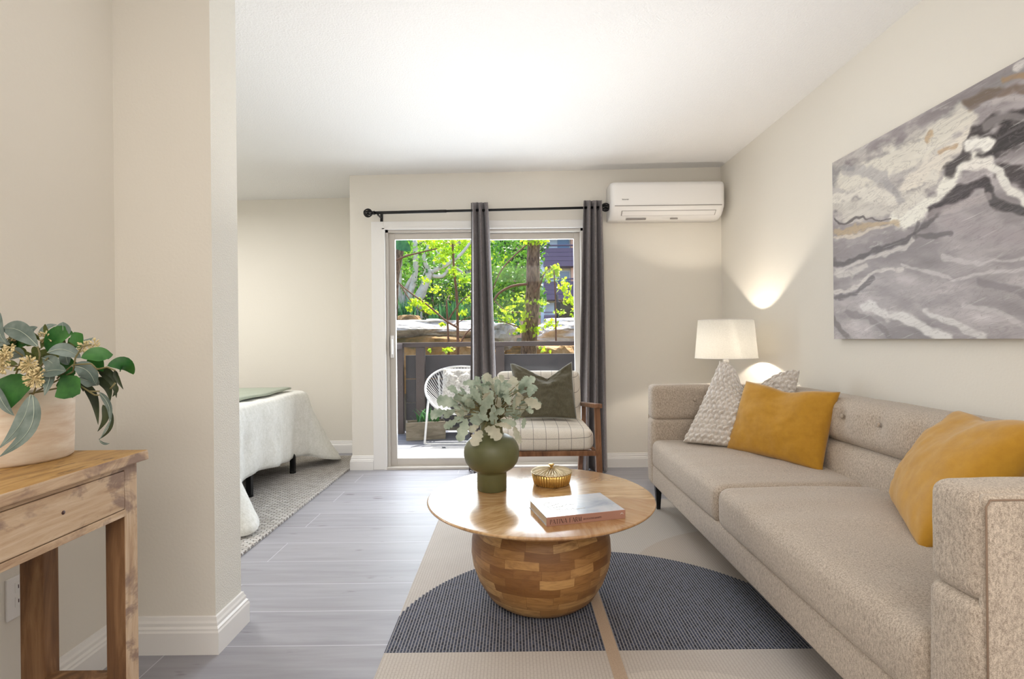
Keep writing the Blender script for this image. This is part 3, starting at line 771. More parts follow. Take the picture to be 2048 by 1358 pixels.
# strappy clumps
k = 0
for (x, y, d, h, lab) in ((806,640,9.9,.55,'dark blue-green clump of upright strap leaves at the left behind the pale ledge'), (893,640,9.9,.42,'green grassy clump behind the ledge at the middle of the left pane'), (930,640,10.0,.5,'green grassy clump beside the left curtain, above the ledge'), (1005,660,9.0,.3,'low grey-green tuft among the boulders right of the left curtain')):
    b = BM(); c = P(x, y, d); c.z -= .1
    for _ in range(110):
        a = R.uniform(0, 6.28); L = h*R.uniform(.6,1.15); p = c+V((R.uniform(-.3,.3), R.uniform(-.2,.2), 0))
        leaf(b, p, p+V((math.cos(a)*L*.35, math.sin(a)*L*.35, L)), .035, (math.cos(a), math.sin(a), -.3), (0,0,.05*L), 'lance', n=5)
    tag(obj('strap_leaf_clump', b, 'g_strap'), lab, 'plant')
# larger trees behind
def bush(name, label, c, blobs, cnt, s, mat, trunk=None, group=None, cat='tree'):
    t_ = thing(name, c, label, cat, group)
    b = BM()
    if trunk:
        for a_ in trunk: tube(b, [V(a_[0]), V(a_[0]).lerp(V(a_[1]), .5)+V((.1,0,0)), V(a_[1])], [a_[2], a_[2]*.8, a_[2]*.55], 8)
    else: tube(b, [V(c), V(c)+V((.05,0,1.2))], [.06,.03], 6)
    obj('trunk', b, 'bark', t_)
    b = BM(); crown(b, blobs, cnt, s); obj('leaves', b, mat, t_)
bush('shrub', 'round dark small-leafed shrub in the middle of the left pane', (-1.9,12,1.0), [((-1.55,12,2.05),(.75,.6,.62))], 1500, .09, 'g_dark', cat='shrub')
bush('leafy_tree', 'bright feathery green tree just right of the left curtain', (.0,11.5,1.0), [((.0,11.5,2.9),(.75,.6,.8)), ((.05,11.3,2.1),(.7,.5,.6)), ((.35,11.6,1.9),(.4,.4,.4))], 3400, .1, 'g_mid')
bush('leafy_tree', 'tall green tree filling the upper left of the left pane', (-3.4,14.5,1.0), [((-3.3,14.5,4.2),(1.4,.8,1.2)), ((-2.6,14.6,3.0),(1.0,.8,1.0)), ((-3.4,14.8,2.2),(.9,.8,.9))], 3600, .14, 'g_mid')
bush('leafy_tree', 'yellow-green tree behind the sapling, beside the left curtain', (-1.1,13.5,1.0), [((-.95,13.5,2.8),(.95,.7,1.0)), ((-1.5,13.8,3.9),(1.0,.7,.7)), ((-.7,13.5,1.9),(.8,.7,.6))], 3600, .12, 'g_yellow')
bush('leafy_tree', 'dark green tree far behind the left pane', (-4.2,18,1.0), [((-4.0,18,3.4),(1.9,1,1.9)), ((-2.2,18.5,3.0),(1.3,1,1.6))], 3200, .2, 'g_dark')
bush('leafy_tree', 'dark green tree behind the feathery one, upper left of the right pane', (.6,17,1.0), [((.35,17,4.3),(.9,.8,.7)), ((.3,17.5,3.0),(.75,.8,1.1))], 2200, .16, 'g_dark')
bush('leafy_tree', 'tall tree with a pale straight trunk behind the thick brown trunk', (.62,14.5,1.0), [((.75,14.5,5.0),(1.0,.8,.75))], 1200, .12, 'g_yellow', trunk=[((.47,14.5,1.0),(.50,14.5,4.6),.16)])
bush('shrub', 'low lime shrub in front of the flats at the right', (1.9,12.5,1.0), [((1.85,12.5,1.75),(.42,.4,.35))], 500, .08, 'g_yellow', cat='shrub')
# lantern post and stone gate pillar in the garden
t_ = thing('gate_pillar', (1.62,15,1.0), 'brown pebbled pillar in front of the flats in the right pane', 'pillar')
b = BM(); box(b, 1.40,1.85,15,15.4,.9,2.15,.02); obj('shaft', b, 'soil', t_, False)
b = BM(); box(b, 1.34,1.91,14.95,15.45,2.15,2.25,.02); obj('cap', b, 'bark', t_, False)
t_ = thing('lamp_post', (1.25,14,1.0), 'slim black lamp post beside the pebbled pillar in the garden', 'lamp post')
b = BM(); tube(b, [(1.25,14,.9),(1.25,14,2.3)], .035, 8); obj('post', b, 'black_metal', t_)
b = BM(); box(b, 1.17,1.33,13.92,14.08,1.85,2.1,.02); obj('lantern', b, 'black_metal', t_, False)
# apartment building
t_ = thing('apartment_building', (3, 40, 0), 'terracotta and beige apartment block with plum balconies beyond the garden', 'building')
def PB(px, py, d=40): return P(px, py, d)
b = BM(); a = PB(1148, 400); c = PB(1300, 700); box(b, PB(1134,0).x, 30, 39.2, 48, 0, 14); box(b, PB(1020,0).x, PB(1082,0).x, 39.2, 48, 0, 14); box(b, -20, PB(905,0).x, 39.2, 48, 0, 14)
obj('wall', b, 'terracotta', t_, False)
b = BM(); box(b, PB(905,0).x, PB(1020,0).x, 39.6, 48, 0, 14); box(b, PB(1082,0).x, PB(1134,0).x, 39.6, 48, 0, 14)
obj('recessed_wall', b, 'beige', t_, False)
for py in (503, 567, 631, 440):
    for (x0, x1, w0, w1) in ((1081,1146,1084,1133), (905,960,918,955), (962,1018,970,1015)):
        zt = PB(1100, py).z; zb = zt-1.3
        b = BM(); X0, X1 = PB(x0,0,38.6).x, PB(x1,0,38.6).x
        for k in range(4): box(b, X0, X1, 38.3, 38.4, zb+.32*k, zb+.32*k+.30)
        box(b, X0, X1, 38.2, 38.45, zt+.12, zt+.2); box(b, X0, X1, 38.3, 39.6, zb-.1, zb)
        obj('balcony', b, 'purple_wood', t_, False)
        b = BM(); W0, W1 = PB(w0,0,39.5).x, PB(w1,0,39.5).x
        box(b, W0-.1, W1+.1, 39.52, 39.58, zb, zt+.95); wf = obj('window', b, 'win_white', t_, False)
        b = BM(); box(b, (W0+W1)/2+.05, W1-.02, 39.46, 39.52, zb+.1, zt+.85); obj('pane', b, 'win_glass', wf, False)
for x in (1079,):
    b = BM(); X = PB(x,0,39.0).x; box(b, X-.15, X+.15, 38.6, 39.2, 0, 14); obj('pillar', b, 'win_white', t_, False)

# ================================================================== WINDOW DRESSING AND AIR CONDITIONER
YR = 4.20
rodL, rodR = P(736, 426, YR), P(1211, 414.5, YR)
rod_dir = (rodR-rodL).normalized()
t_ = thing('curtain_rod', rodL, 'black metal curtain rod with cage ball finials above the sliding door', 'curtain rod')
b = BM(); mid = rodL.lerp(rodR, .33)
tube(b, [rodL+rod_dir*.03, mid], .0125, 12); tube(b, [mid, rodR-rod_dir*.03], .0105, 12); obj('rod', b, 'black_metal', t_)
for c, s in ((rodL, -1), (rodR, 1)):
    b = BM()
    for k in range(4):
        a0 = k*math.pi/4; u = V((0,math.cos(a0),math.sin(a0))); w = rod_dir
        tube(b, [c+(u*math.cos(q)+w*math.sin(q))*.032 for q in [2*math.pi*i/20 for i in range(20)]], .0055, 6, closed=True)
    tube(b, [c-rod_dir*s*.055, c-rod_dir*s*.028], [.017,.012], 12); 
    bmesh.ops.create_icosphere(b, subdivisions=2, radius=.011, matrix=Matrix.Translation(c))
    obj('finial', b, 'black_metal', t_)
for x in (.042, .97):
    p = rodL.lerp(rodR, x); b = BM()
    beam(b, p+V((0,0,-.018)), V((p.x, YF, p.z-.018)), .012, .008); box(b, p.x-.012, p.x+.012, YF-.006, YF, p.z-.05, p.z+.02, .002); beam(b, p+V((0,0,-.018)), p, .012, .012, (1,0,0))
    obj('bracket', b, 'black_metal', t_, False)
def curtain(label, xa, xb, folds, ztop, seed, pool=0, amp=.042):
    """xa(t), xb(t): left and right edge at height parameter t (0 top, 1 floor)"""
    b = BM(); nu, nv = 24*folds, 60; g = []
    for j in range(nv+1):
        t = j/nv; z = ztop*(1-t)+.006*t; row = []
        L, Rr = xa(t), xb(t)
        for i in range(nu+1):
            u = i/nu
            ph = u*folds*2*math.pi+.5*math.sin(seed+u*3)+.35*math.sin(t*3+seed)
            sn = math.sin(ph); y = YR+amp*(.7+.3*t)*math.copysign(abs(sn)**.75, sn)*(1+.2*math.sin(u*9+seed))
            xx = L+(Rr-L)*(u+.35/(folds*2*math.pi)*math.sin(2*ph+.8))
            if t > .9 and pool:
                k = (t-.9)/.1; y -= pool*k*k*(.4+.6*noise.noise(V((u*4, seed, 0)))); xx += .02*k*noise.noise(V((u*5, 3, seed)))
            zz = z+(.012*math.sin(ph) if j == 0 else 0)
            row.append(b.verts.new((xx, min(y, YF-.03), zz)))
        g.append(row)
    for j in range(nv):
        for i in range(nu): b.faces.new((g[j][i], g[j][i+1], g[j+1][i+1], g[j+1][i]))
    o = obj('curtain', b, 'curtain'); m = o.modifiers.new('thickness', 'SOLIDIFY'); m.thickness = .003
    tag(o, label, 'curtain')
    return o
X = lambda px, d=YR, py=679: P(px, py, d).x
curtain('narrow grey curtain panel gathered in front of the middle of the sliding door', lambda t: X(941,py=430)+(X(931)-X(941))*t**1.5, lambda t: X(975,py=430)+(X(993)-X(975))*t**.8, 3, P(958,405,YR).z, 1.0, .03, .058)
curtain('grey curtain panel gathered at the right side of the sliding door', lambda t: X(1167,py=430)-(X(1167)-X(1150))*t**.9, lambda t: X(1203,py=410)+(X(1209)-X(1203))*t**.8, 3, P(1185,401,YR).z, 4.0, .05, .062)
b = BM()
for j in range(19):
    pass
b.free()

# mini split air conditioner
AY = 4.105
x0, x1 = P(1220,400,4.15).x, P(1449,400,4.13).x; zt = P(1335,361,AY).z
t_ = thing('air_conditioner', ((x0+x1)/2, YF, zt-.3), 'white wall-mounted air conditioner in the upper right corner', 'air conditioner')
def extr(b, prof, x0, x1, rnd=0.0, k=5):
    """extrude a (y,z) outline along x, ends pulled in to round them"""
    cy_ = YF; cz = sum(p[1] for p in prof)/len(prof); rings = []
    xs = []
    for i in range(k+1): a = i/k*math.pi/2; xs.append((x0+rnd*(1-math.sin(a)), 1-(1-math.cos(a-math.pi/2)) ) )
    lst = [(x0+rnd*(1-math.sin(i/k*math.pi/2)), rnd*(1-math.cos(i/k*math.pi/2))) for i in range(k, -1, -1)]
    lst += [(x1-rnd*(1-math.sin(i/k*math.pi/2)), rnd*(1-math.cos(i/k*math.pi/2))) for i in range(0, k+1)]
    if not rnd: lst = [(x0,0),(x1,0)]
    else:
        lst = [(x0+rnd*(1-math.cos(i/k*math.pi/2)), rnd*(1-math.sin(i/k*math.pi/2))) for i in range(k+1)]
        lst += [(x1-rnd*(1-math.cos(i/k*math.pi/2)), rnd*(1-math.sin(i/k*math.pi/2))) for i in range(k, -1, -1)]
    for x, ins in lst:
        ring = []
        for (y, z) in prof:
            f = ins/.25
            yy = y+(ins if y < YF-.02 else 0)*.8; zz = z+(cz-z)*f*.35
            ring.append(b.verts.new((x, min(yy, YF), zz)))
        rings.append(ring)
    n = len(prof)
    for a, c in zip(rings, rings[1:]):
        for i in range(n): b.faces.new((a[i], a[(i+1) % n], c[(i+1) % n], c[i]))
    b.faces.new(rings[0][::-1]); b.faces.new(rings[-1])
    bmesh.ops.recalc_face_normals(b, faces=b.faces)
zb = zt-.20
prof = [(YF, zt), (4.15, zt), (4.125, zt-.004), (4.108, zt-.02), (AY, zt-.04), (AY, zb+.01), (4.11, zb-.004), (4.13, zb-.035), (4.165, zb-.068), (4.22, zb-.088), (YF, zb-.09)]
b = BM(); extr(b, prof, x0, x1, .045)
obj('body', b, 'white_plastic', t_)
fx0, fx1 = x0+.095, x1-.075
b = BM(); beam(b, ((fx0+fx1)/2, 4.1275, zb-.034), ((fx0+fx1)/2, 4.158, zb-.066), fx1-fx0+.012, .004, (0,-.75,-.66)); obj('flap_gap', b, 'dark_gap', t_, False)
b = BM(); beam(b, ((fx0+fx1)/2, 4.127, zb-.036), ((fx0+fx1)/2, 4.156, zb-.064), fx1-fx0, .008, (0,-.75,-.66)); obj('air_flap', b, 'white_plastic', t_, False)
b = BM(); box(b, x0+.03, x1-.03, AY-.0015, AY+.01, zb-.001, zb+.004); obj('panel_seam', b, 'dark_gap', t_, False)
b = BM()
box(b, x0+.14, x0+.30, 4.19, 4.215, zb-.09, zb-.081); obj('vent_slots', b, 'dark_gap', t_, False)
b = BM(); box(b, x0+.5, x0+.56, 4.19, 4.2, zb-.09, zb-.081); obj('vent_slots', b, 'dark_gap', t_, False)
def text(body, size, loc, rot, mat, parent, name='lettering', ext=.0003, align='LEFT', sx=1):
    cu = bpy.data.curves.new(name, 'FONT'); cu.body = body; cu.size = size; cu.extrude = ext; cu.align_x = align; cu.resolution_u = 2
    o = bpy.data.objects.new(name, cu); C.objects.link(o)
    dg = bpy.context.evaluated_depsgraph_get(); me = bpy.data.meshes.new_from_object(o.evaluated_get(dg))
    bpy.data.objects.remove(o); me.transform(Matrix.LocRotScale(V(loc), rot, V((sx,1,1)))); me.materials.clear(); me.materials.append(M[mat])
    o = bpy.data.objects.new(name, me); C.objects.link(o); o.parent = parent
    o.matrix_parent_inverse = Matrix.Translation(-parent.location) if parent.parent is None else Matrix(); return o
from mathutils import Euler
text('Innovair', .017, (x0+.088, AY-.001, zb+.047), Euler((math.pi/2,0,0)).to_quaternion(), 'black_metal', t_, 'logo')

# ================================================================== BED IN THE ALCOVE
bm = BM(); box(bm, -4.0, -1.382, 2.05, 4.80, 0, .014, .004); o = obj('wool_rug', bm, 'wool_rug', smooth=False); tag(o, 'chunky cream wool rug under the bed', 'rug')
t_ = thing('bed', (-2.8, 3.65, 0), 'bed with black metal legs under the white comforter', 'bed')
b = BM(); softbox(b, -3.85, -1.84, 3.06, 4.38, .30, .60, .05, (0,0,.01)); obj('mattress', b, 'comforter', t_)
b = BM(); box(b, -3.85, -1.80, 3.04, 4.40, .24, .30, .01); obj('bed_frame', b, 'black_metal', t_, False)
for (x, y) in ((-1.80,3.36),(-1.83,3.55),(-1.80,4.18),(-3.7,3.2),(-3.7,4.3)):
    b = BM(); box(b, x-.018, x+.018, y-.018, y+.018, .014, .25, .003); tube(b, [(x,y,.014),(x,y,.03)], .024, 10); obj('leg', b, 'black_metal', t_, False)
# comforter draped over the bed
b = BM()
X0, X1, Y0, Y1, ZT = -3.8, -1.79, 3.0, 4.43, .665
cxm, cym = (X0+X1)/2, (Y0+Y1)/2
per = []
rc = .12
def rr(t):  # rounded rectangle perimeter, t in 0..1, starting mid foot side (x1), going to far side
    w, h = (X1-X0)/2, (Y1-Y0)/2
    segs = [(V((w,-h+rc)), V((w,h-rc))), None, (V((w-rc,h)), V((-w+rc,h))), None, (V((-w,h-rc)), V((-w,-h+rc))), None, (V((-w+rc,-h)), V((w-rc,-h))), None]
    cs = [None, V((w-rc,h-rc)), None, V((-w+rc,h-rc)), None, V((-w+rc,-h+rc)), None, V((w-rc,-h+rc))]
    ln = [2*h-2*rc, rc*math.pi/2*3, 2*w-2*rc, rc*math.pi/2*3, 2*h-2*rc, rc*math.pi/2*3, 2*w-2*rc, rc*math.pi/2*3]
    T = sum(ln); s = t*T
    for i, l in enumerate(ln):
        if s <= l or i == 7:
            k = min(1, s/l)
            if segs[i]:
                p = segs[i][0].lerp(segs[i][1], k); d = (segs[i][1]-segs[i][0]).normalized(); return p, V((d.y, -d.x)), 0
            a = (i-1)/2*math.pi/2+k*math.pi/2
            return cs[i]+V((math.cos(a), math.sin(a)))*rc, V((math.cos(a), math.sin(a))), math.sin(math.pi*k)
        s -= l
N = 300; rings = []
prof_t = [(-1.0,0),(-.7,0),(-.4,0),(-.2,0),(-.08,0)]+[(0,s) for s in [0,.03,.07,.12,.2,.3,.4,.5,.6,.7,.8,.9,.95,1]]
for (ins, s) in prof_t:
    ring = []
    for i in range(N):
        p, nrm, ck = rr(i/N)
        foot = nrm.x > .3
        if ins < 0:
            q = p*(1+ins) if ins > -1 else p*.001
            z = ZT+.012*fbm((q.x, q.y, 0), 3)
            if ins == -.08: z -= .004
            ring.append(b.verts.new((cxm+q.x, cym+q.y, z))); continue
        hem = .15+.03*math.sin(i*.09)+.02*noise.noise(V((i*.05,0,0)))
        if not foot: hem = .1
        hem = hem*(1-ck)+.03*ck
        drop = (ZT-hem)
        a = min(1, s*6)
        z = ZT-drop*s-.0
        if s < .17: z = ZT-.045*(1-math.cos(s/.17*math.pi/2))*1.6
        out = .045*math.sin(min(1, s/.17)*math.pi/2)
        wav = .022*math.sin(i*.27+1.5*math.sin(i*.05))+.014*math.sin(i*.61)
        out += wav*s**.7*(1-ck*.5)
        out += ck*(.30*s**1.3)
        out += .006*fbm((p.x*3, p.y*3, s*3), 2.0)
        if s > .9 and ck < .5: out -= .015*(s-.9)*10
        # tuft creases
        yy = p.y
        if foot:
            for ty in (-.35, .05, .45):
                dd = (yy-ty)/.03; out -= .03*math.exp(-dd*dd)*math.exp(-((s-.55)/.25)**2)
        q = p+nrm*out
        if p.y < 0 and foot: q.x += .12*ck*s**1.3
        ring.append(b.verts.new((cxm+q.x, cym+q.y, z)))
    rings.append(ring)
for a, c in zip(rings, rings[1:]):
    for i in range(N): b.faces.new((a[i], c[i], c[(i+1) % N], a[(i+1) % N]))
b.faces.new(rings[0])
bmesh.ops.recalc_face_normals(b, faces=b.faces)
o = obj('comforter', b, 'comforter'); o.modifiers.new('t', 'SOLIDIFY').thickness = .006
tag(o, 'white crinkled comforter draped over the bed down to the rug', 'comforter')
b = BM()
n1, n2 = 24, 40; g = []
for j in range(n2+1):
    row = []
    for i in range(n1+1):
        y = Y0+.04+(Y1-Y0-.08)*j/n2; x = -2.75+.86*i/n1+.015*math.sin(j*.3)
        row.append(b.verts.new((x, y, ZT+.022+.006*fbm((x, y, 0), 4)-(.004 if i == n1 else 0))))
    g.append(row)
for j in range(n2):
    for i in range(n1): b.faces.new((g[j][i], g[j][i+1], g[j+1][i+1], g[j+1][i]))
o = obj('folded_blanket', b, 'blanket'); md = o.modifiers.new('t', 'SOLIDIFY'); md.thickness = .014; md.offset = 0
tag(o, 'sage green blanket folded across the top of the bed', 'blanket')

# ================================================================== CONSOLE TABLE WITH PLANT
TX0, TX1, TYF, TZ = -1.345, -.978, 1.376, .80
t_ = thing('console_table', (-1.16, .8, 0), 'reclaimed wood console table with a drawer against the left wall', 'table')
b = BM(); box(b, TX0, TX1, .15, TYF, TZ-.026, TZ, .004, 2)
for v in b.verts:
    if v.co.x > TX1-.01: v.co.x += .004*noise.noise(V((0, v.co.y*20, v.co.z*40)))
o = obj('table_top', b, 'console_top', t_, False, mats=['console_top', 'console_front'])
for p in o.data.polygons:
    if p.normal.x > .6 or p.normal.y > .6 or p.normal.y < -.6: p.material_index = 1
b = BM(); box(b, TX1-.045, TX1-.022, .17, 1.30, .645, .7735, .002); box(b, TX0+.02, TX0+.04, .17, 1.30, .66, .7735, .002); box(b, TX0+.03, TX1-.03, 1.305, 1.33, .66, .7735, .002)
box(b, TX1-.03, TX1-.012, .2, 1.306, .763, .7735, .001); box(b, TX1-.03, TX1-.012, .2, 1.306, .645, .662, .001)
obj('apron', b, 'console_front', t_, False)
dr = BM(); box(dr, TX1-.026, TX1-.012, .38, 1.303, .664, .761, .003); dro = obj('drawer', dr, 'console_front', t_, False)
b = BM(); tube(b, [(TX1-.02, 1.303-.178, .715), (TX1-.0112, 1.303-.178, .715)], .0045, 12); obj('knob_hole', b, 'ink', dro)
for (x, y, s) in ((TX1-.064, 1.305, 1), (-1.262, 1.305, 1.22), (TX1-.064, .2, 1), (-1.262, .2, 1.22)):
    b = BM(); box(b, x, x+.05*s, y, y+.045, 0, .7735, .003)
    o = obj('leg', b, 'console_side', t_, False, mats=['console_side', 'console_leg_front'])
    for p in o.data.polygons:
        if p.normal.x > .6 and s == 1: p.material_index = 1
b = BM(); box(b, -1.205, TX1-.06, 1.295, 1.34, .185, .232, .003); obj('stretcher', b, 'console_side', t_, False); b = BM(); box(b, TX0+.07, TX1-.055, .205, .24, .17, .215, .003)
obj('stretcher', b, 'console_side', t_, False)
# wall outlet
t_ = thing('wall_outlet', (XL, 1.43, .38), 'white double electrical outlet on the wall behind the console table', 'outlet')
b = BM(); box(b, XL, XL+.006, 1.40, 1.475, .325, .44, .002); obj('cover_plate', b, 'white_plastic', t_, False)
for z in (.355, .395):
    b = BM(); box(b, XL+.005, XL+.0075, 1.422, 1.453, z, z+.028, .001); s = obj('socket', b, 'white_plastic', t_, False)
    b = BM(); box(b, XL+.0072, XL+.0082, 1.43, 1.432, z+.01, z+.02); box(b, XL+.0072, XL+.0082, 1.442, 1.444, z+.01, z+.02); obj('slots', b, 'ink', s, False)

# potted arrangement
pc = V((-1.195, 1.27, TZ)); 
t_ = thing('potted_arrangement', pc, 'whitewashed pot of grey-green and bright green leaves on the console table', 'plant')
pc = V((-1.232, 1.265, TZ))
def potmod(a, z): return 1+.012*math.sin(2*a+z*20)
b = BM(); lathe(b, [(0,.002),(.104,.0),(.111,.006),(.113,.05),(.115,.1),(.117,.14),(.115,.158),(.120,.172),(.118,.178),(.111,.178),(.108,.165),(.106,.15),(0,.148)], pc, 56, mod=potmod); obj('pot', b, 'pot', t_)
G = {k: BM() for k in ('euca','euca_dark','green','olive_leaf')}; VN = BM()
def LP(kind, bx, by, tx, ty, w, d0=1.16, d1=1.14, bend=(0,0), shape='oval', nr=(0,-1,.25), lobes=0, fold=.15):
    """leaf at crop positions of the photo (crop scale 4.38, origin 0,620)"""
    f = lambda x, y, d: P(x/4.38, 620+y/4.38, d)
    a, c = f(bx, by, d0), f(tx, ty, d1); m = (d0+d1)/2
    bd = V((bend[0]/4.38*m/F, 0, -bend[1]/4.38*m/F))
    leaf(G[kind], a, c, w*(1.2 if kind == 'green' else 1.05)/4.38*m/F, nr, bd, shape, fold, n=14, lobes=lobes, vein=VN if kind == 'euca' else None)
# long drooping grey leaves in front
LP('euca',270,740,-10,1215,150,1.13,1.09,(60,10),'lance'); LP('euca',290,745,-10,1290,150,1.12,1.08,(120,30),'lance')
LP('euca',-40,650,125,925,90,1.13,1.12,(-10,30),'lance'); LP('euca',-90,300,90,300,120,1.2,1.15,(0,-20),'lance'); LP('euca',-10,10,70,300,90,1.2,1.15,(-30,40),'lance')
LP('euca',335,320,20,165,150,1.15,1.18,(0,-60)); LP('euca',560,250,552,105,140,1.2,1.2,(0,0)); LP('euca',335,240,500,130,60,1.22,1.24,(-10,-30),'lance')
LP('euca',415,375,710,420,110,1.14,1.16,(0,-50)); LP('euca',340,560,580,535,115,1.13,1.12,(10,-20)); LP('euca',370,420,500,560,120,1.16,1.13,(30,-20))
LP('euca',450,540,390,750,100,1.14,1.12,(10,-10),'lance'); LP('euca',630,490,840,650,140,1.15,1.18,(30,-40)); LP('euca',680,600,860,660,100,1.17,1.2,(20,-5))
LP('euca',690,300,815,240,70,1.22,1.25,(0,10),'lance'); LP('euca',60,420,220,400,100,1.17,1.15,(0,-30))
LP('euca',870,720,960,1010,75,1.2,1.2,(45,-20),'lance',(-.3,-1,.1)); LP('euca',975,960,870,1140,22,1.2,1.2,(10,-10),'lance'); LP('euca',870,1140,960,1168,20,1.2,1.22,(0,16),'lance')
# bright green broad leaves
LP('green',140,560,60,890,330,1.16,1.13,(0,0),'heart',(.1,-1,.5),.06); LP('green',-120,600,60,880,160,1.2,1.15,(0,0),'heart'); 
LP('green',60,330,250,300,150,1.22,1.2,(0,-20),'heart'); LP('green',600,330,720,300,120,1.24,1.24,(0,-20),'heart'); LP('euca',200,260,330,150,90,1.24,1.24,(0,-20),'lance'); LP('euca',560,330,600,480,110,1.2,1.17,(0,0)); LP('green',330,640,420,520,150,1.2,1.18,(0,0),'heart'); LP('green',0,330,-60,200,150,1.22,1.2,(0,0),'heart')
LP('green',420,370,640,200,150,1.19,1.2,(-30,-50),'oval'); LP('green',640,200,690,350,110,1.2,1.2,(20,0),'heart')
LP('green',690,590,480,760,220,1.14,1.13,(0,20),'heart',(.1,-1,.3),.08); LP('green',560,560,640,770,150,1.16,1.14,(0,0),'heart',(0,-1,.2),.08)
LP('green',710,420,985,400,110,1.16,1.2,(0,-20),'oval'); LP('green',800,400,905,540,130,1.18,1.2,(0,0),'heart'); LP('green',900,390,990,390,90,1.2,1.22,(0,0),'heart')
LP('green',940,490,1168,565,110,1.2,1.25,(30,-50),'oval'); LP('green',500,450,660,560,150,1.19,1.17,(0,0)); LP('green',30,250,-60,330,140,1.2,1.18)
# olive small leaves in the middle
for i in range(48):
    x = R.uniform(-20, 620); y = R.uniform(230, 560); a = R.uniform(0, 6.28); L = R.uniform(90,170)
    LP('olive_leaf', x, y, x+math.cos(a)*L, y+math.sin(a)*L*.7, R.uniform(45,75), 1.22, 1.2, (R.uniform(-10,10), -10), 'lance')
# dark willow leaves drooping at the right
for (bx,by,tx,ty,w,bn) in ((720,640,860,1005,80,(30,-60)),(860,540,1020,770,70,(40,-40)),(1000,530,1080,695,40,(-10,-10)),(1010,530,1000,660,44,(10,0)),(830,600,965,800,80,(40,-40)),(900,830,855,1065,60,(50,-10)),(985,900,865,1135,28,(40,20)),(850,530,1010,650,60,(30,-40)),(700,640,800,760,60,(10,-20)),(1010,650,985,760,40,(20,0)),(720,640,730,715,30,(0,0))):
    LP('euca_dark',bx,by,tx,ty,w,1.22,1.22,bn,'lance',(.2,-1,.1))
for k, nm in (('euca','grey_leaves'),('euca_dark','willow_leaves'),('green','green_leaves'),('olive_leaf','olive_leaves')): obj(nm, G[k], k, t_)
obj('leaf_veins', VN, 'vein', t_)
b = BM(); f = lambda x, y, d=1.15: P(x/4.38, 620+y/4.38, d)
for pts in ([(300,520),(250,480),(180,495),(90,490)], [(350,560),(330,590),(300,640)], [(330,320),(350,390),(330,520)], [(290,740),(310,690),(350,600)], [(680,650),(760,700),(830,745),(870,745)], [(680,650),(780,712),(870,712)], [(640,540),(660,420),(720,320),(800,300)], [(200,400),(120,350),(60,320)], [(965,690),(985,670),(1010,640)], [(500,600),(640,480),(800,470),(850,520)], [(850,520),(940,500),(1010,530)]):
    tube(b, [f(*p) for p in pts], .0018, 5)
for (x, y) in ((300,520),(350,600),(420,420),(640,540),(680,650),(200,400)): tube(b, [f(x, y), V((pc.x+R.uniform(-.03,.06), 1.24, TZ+.15))], .002, 5)
obj('stems', b, 'stem', t_)
b = BM()
def berries(cx_, cy_, rx, ry, n, d=1.13):
    for _ in range(int(n*.6)):
        a = R.uniform(0, 6.28); k = R.uniform(.2, 1)**.6; p = f(cx_+math.cos(a)*rx*k, cy_+math.sin(a)*ry*k, d+R.uniform(-.012,.012))
        q = p+V((math.cos(a)*.006, -.002, -math.sin(a)*.006)); tube(b, [p, p.lerp(q,.5), q], [.0009,.0019,.0013], 5)
        tube(b, [p, f(cx_, cy_, d)], .0006, 3, cap=False)
for a in ((20,440,80,60,90),(50,390,60,30,50),(255,480,80,70,120),(300,600,85,70,120),(30,510,70,35,60),(345,550,40,35,40),(90,325,40,25,30),(740,320,50,40,46,1.2),(830,300,35,35,30,1.2),(790,380,30,20,18,1.2),(400,240,60,40,40,1.2),(820,520,30,50,26,1.2),(120,240,40,20,20,1.2)): berries(*a)
obj('berry_clusters', b, 'berry', t_)

# ================================================================== MAIN RUG, COFFEE TABLE
bm = BM(); 
nn = 120; x0r, x1r, y0r, y1r = -.453, 1.35, .85, 3.42
box(bm, x0r, x1r, y0r, y1r, 0, .009, .003); tag(obj('area_rug', bm, 'rug', smooth=False), 'large flatwoven rug with charcoal half circle and cream ground under the coffee table', 'rug')
TC = V((.112, 2.155, 0)); HT = .43
t_ = thing('coffee_table', TC+V((0,0,.009)), 'round wooden coffee table with a rounded drum base of wood blocks', 'table')
b = BM(); drum = [(.0,.010),(.17,.010),(.195,.016),(.225,.04),(.262,.10),(.284,.16),(.291,.21),(.288,.26),(.276,.31),(.258,.345),(.24,.37),(.0,.37)]
pr_ = []
for i in range(len(drum)-1):
    for k in range(3): 
        u = k/3; pr_.append((drum[i][0]*(1-u)+drum[i+1][0]*u, drum[i][1]*(1-u)+drum[i+1][1]*u))
pr_.append(drum[-1])
lathe(b, [(r, z) for r, z in pr_ if r > .0 or True], TC, 96, uvw=True); bmesh.ops.remove_doubles(b, verts=b.verts, dist=1e-5); obj('drum_base', b, 'drum', t_)
b = BM(); top = [(0,.371),(.30,.371),(.36,.385),(.425,.402),(.455,.413),(.4685,.421),(.471,.4255),(.469,.429),(.464,HT),(.25,HT),(0,HT)]
lathe(b, top, (0,0,0), 128); bmesh.ops.remove_doubles(b, verts=b.verts, dist=1e-5)
o = obj('table_top', b, 'tabletop', None); o.parent = t_; o.location = (0,0,-.009)
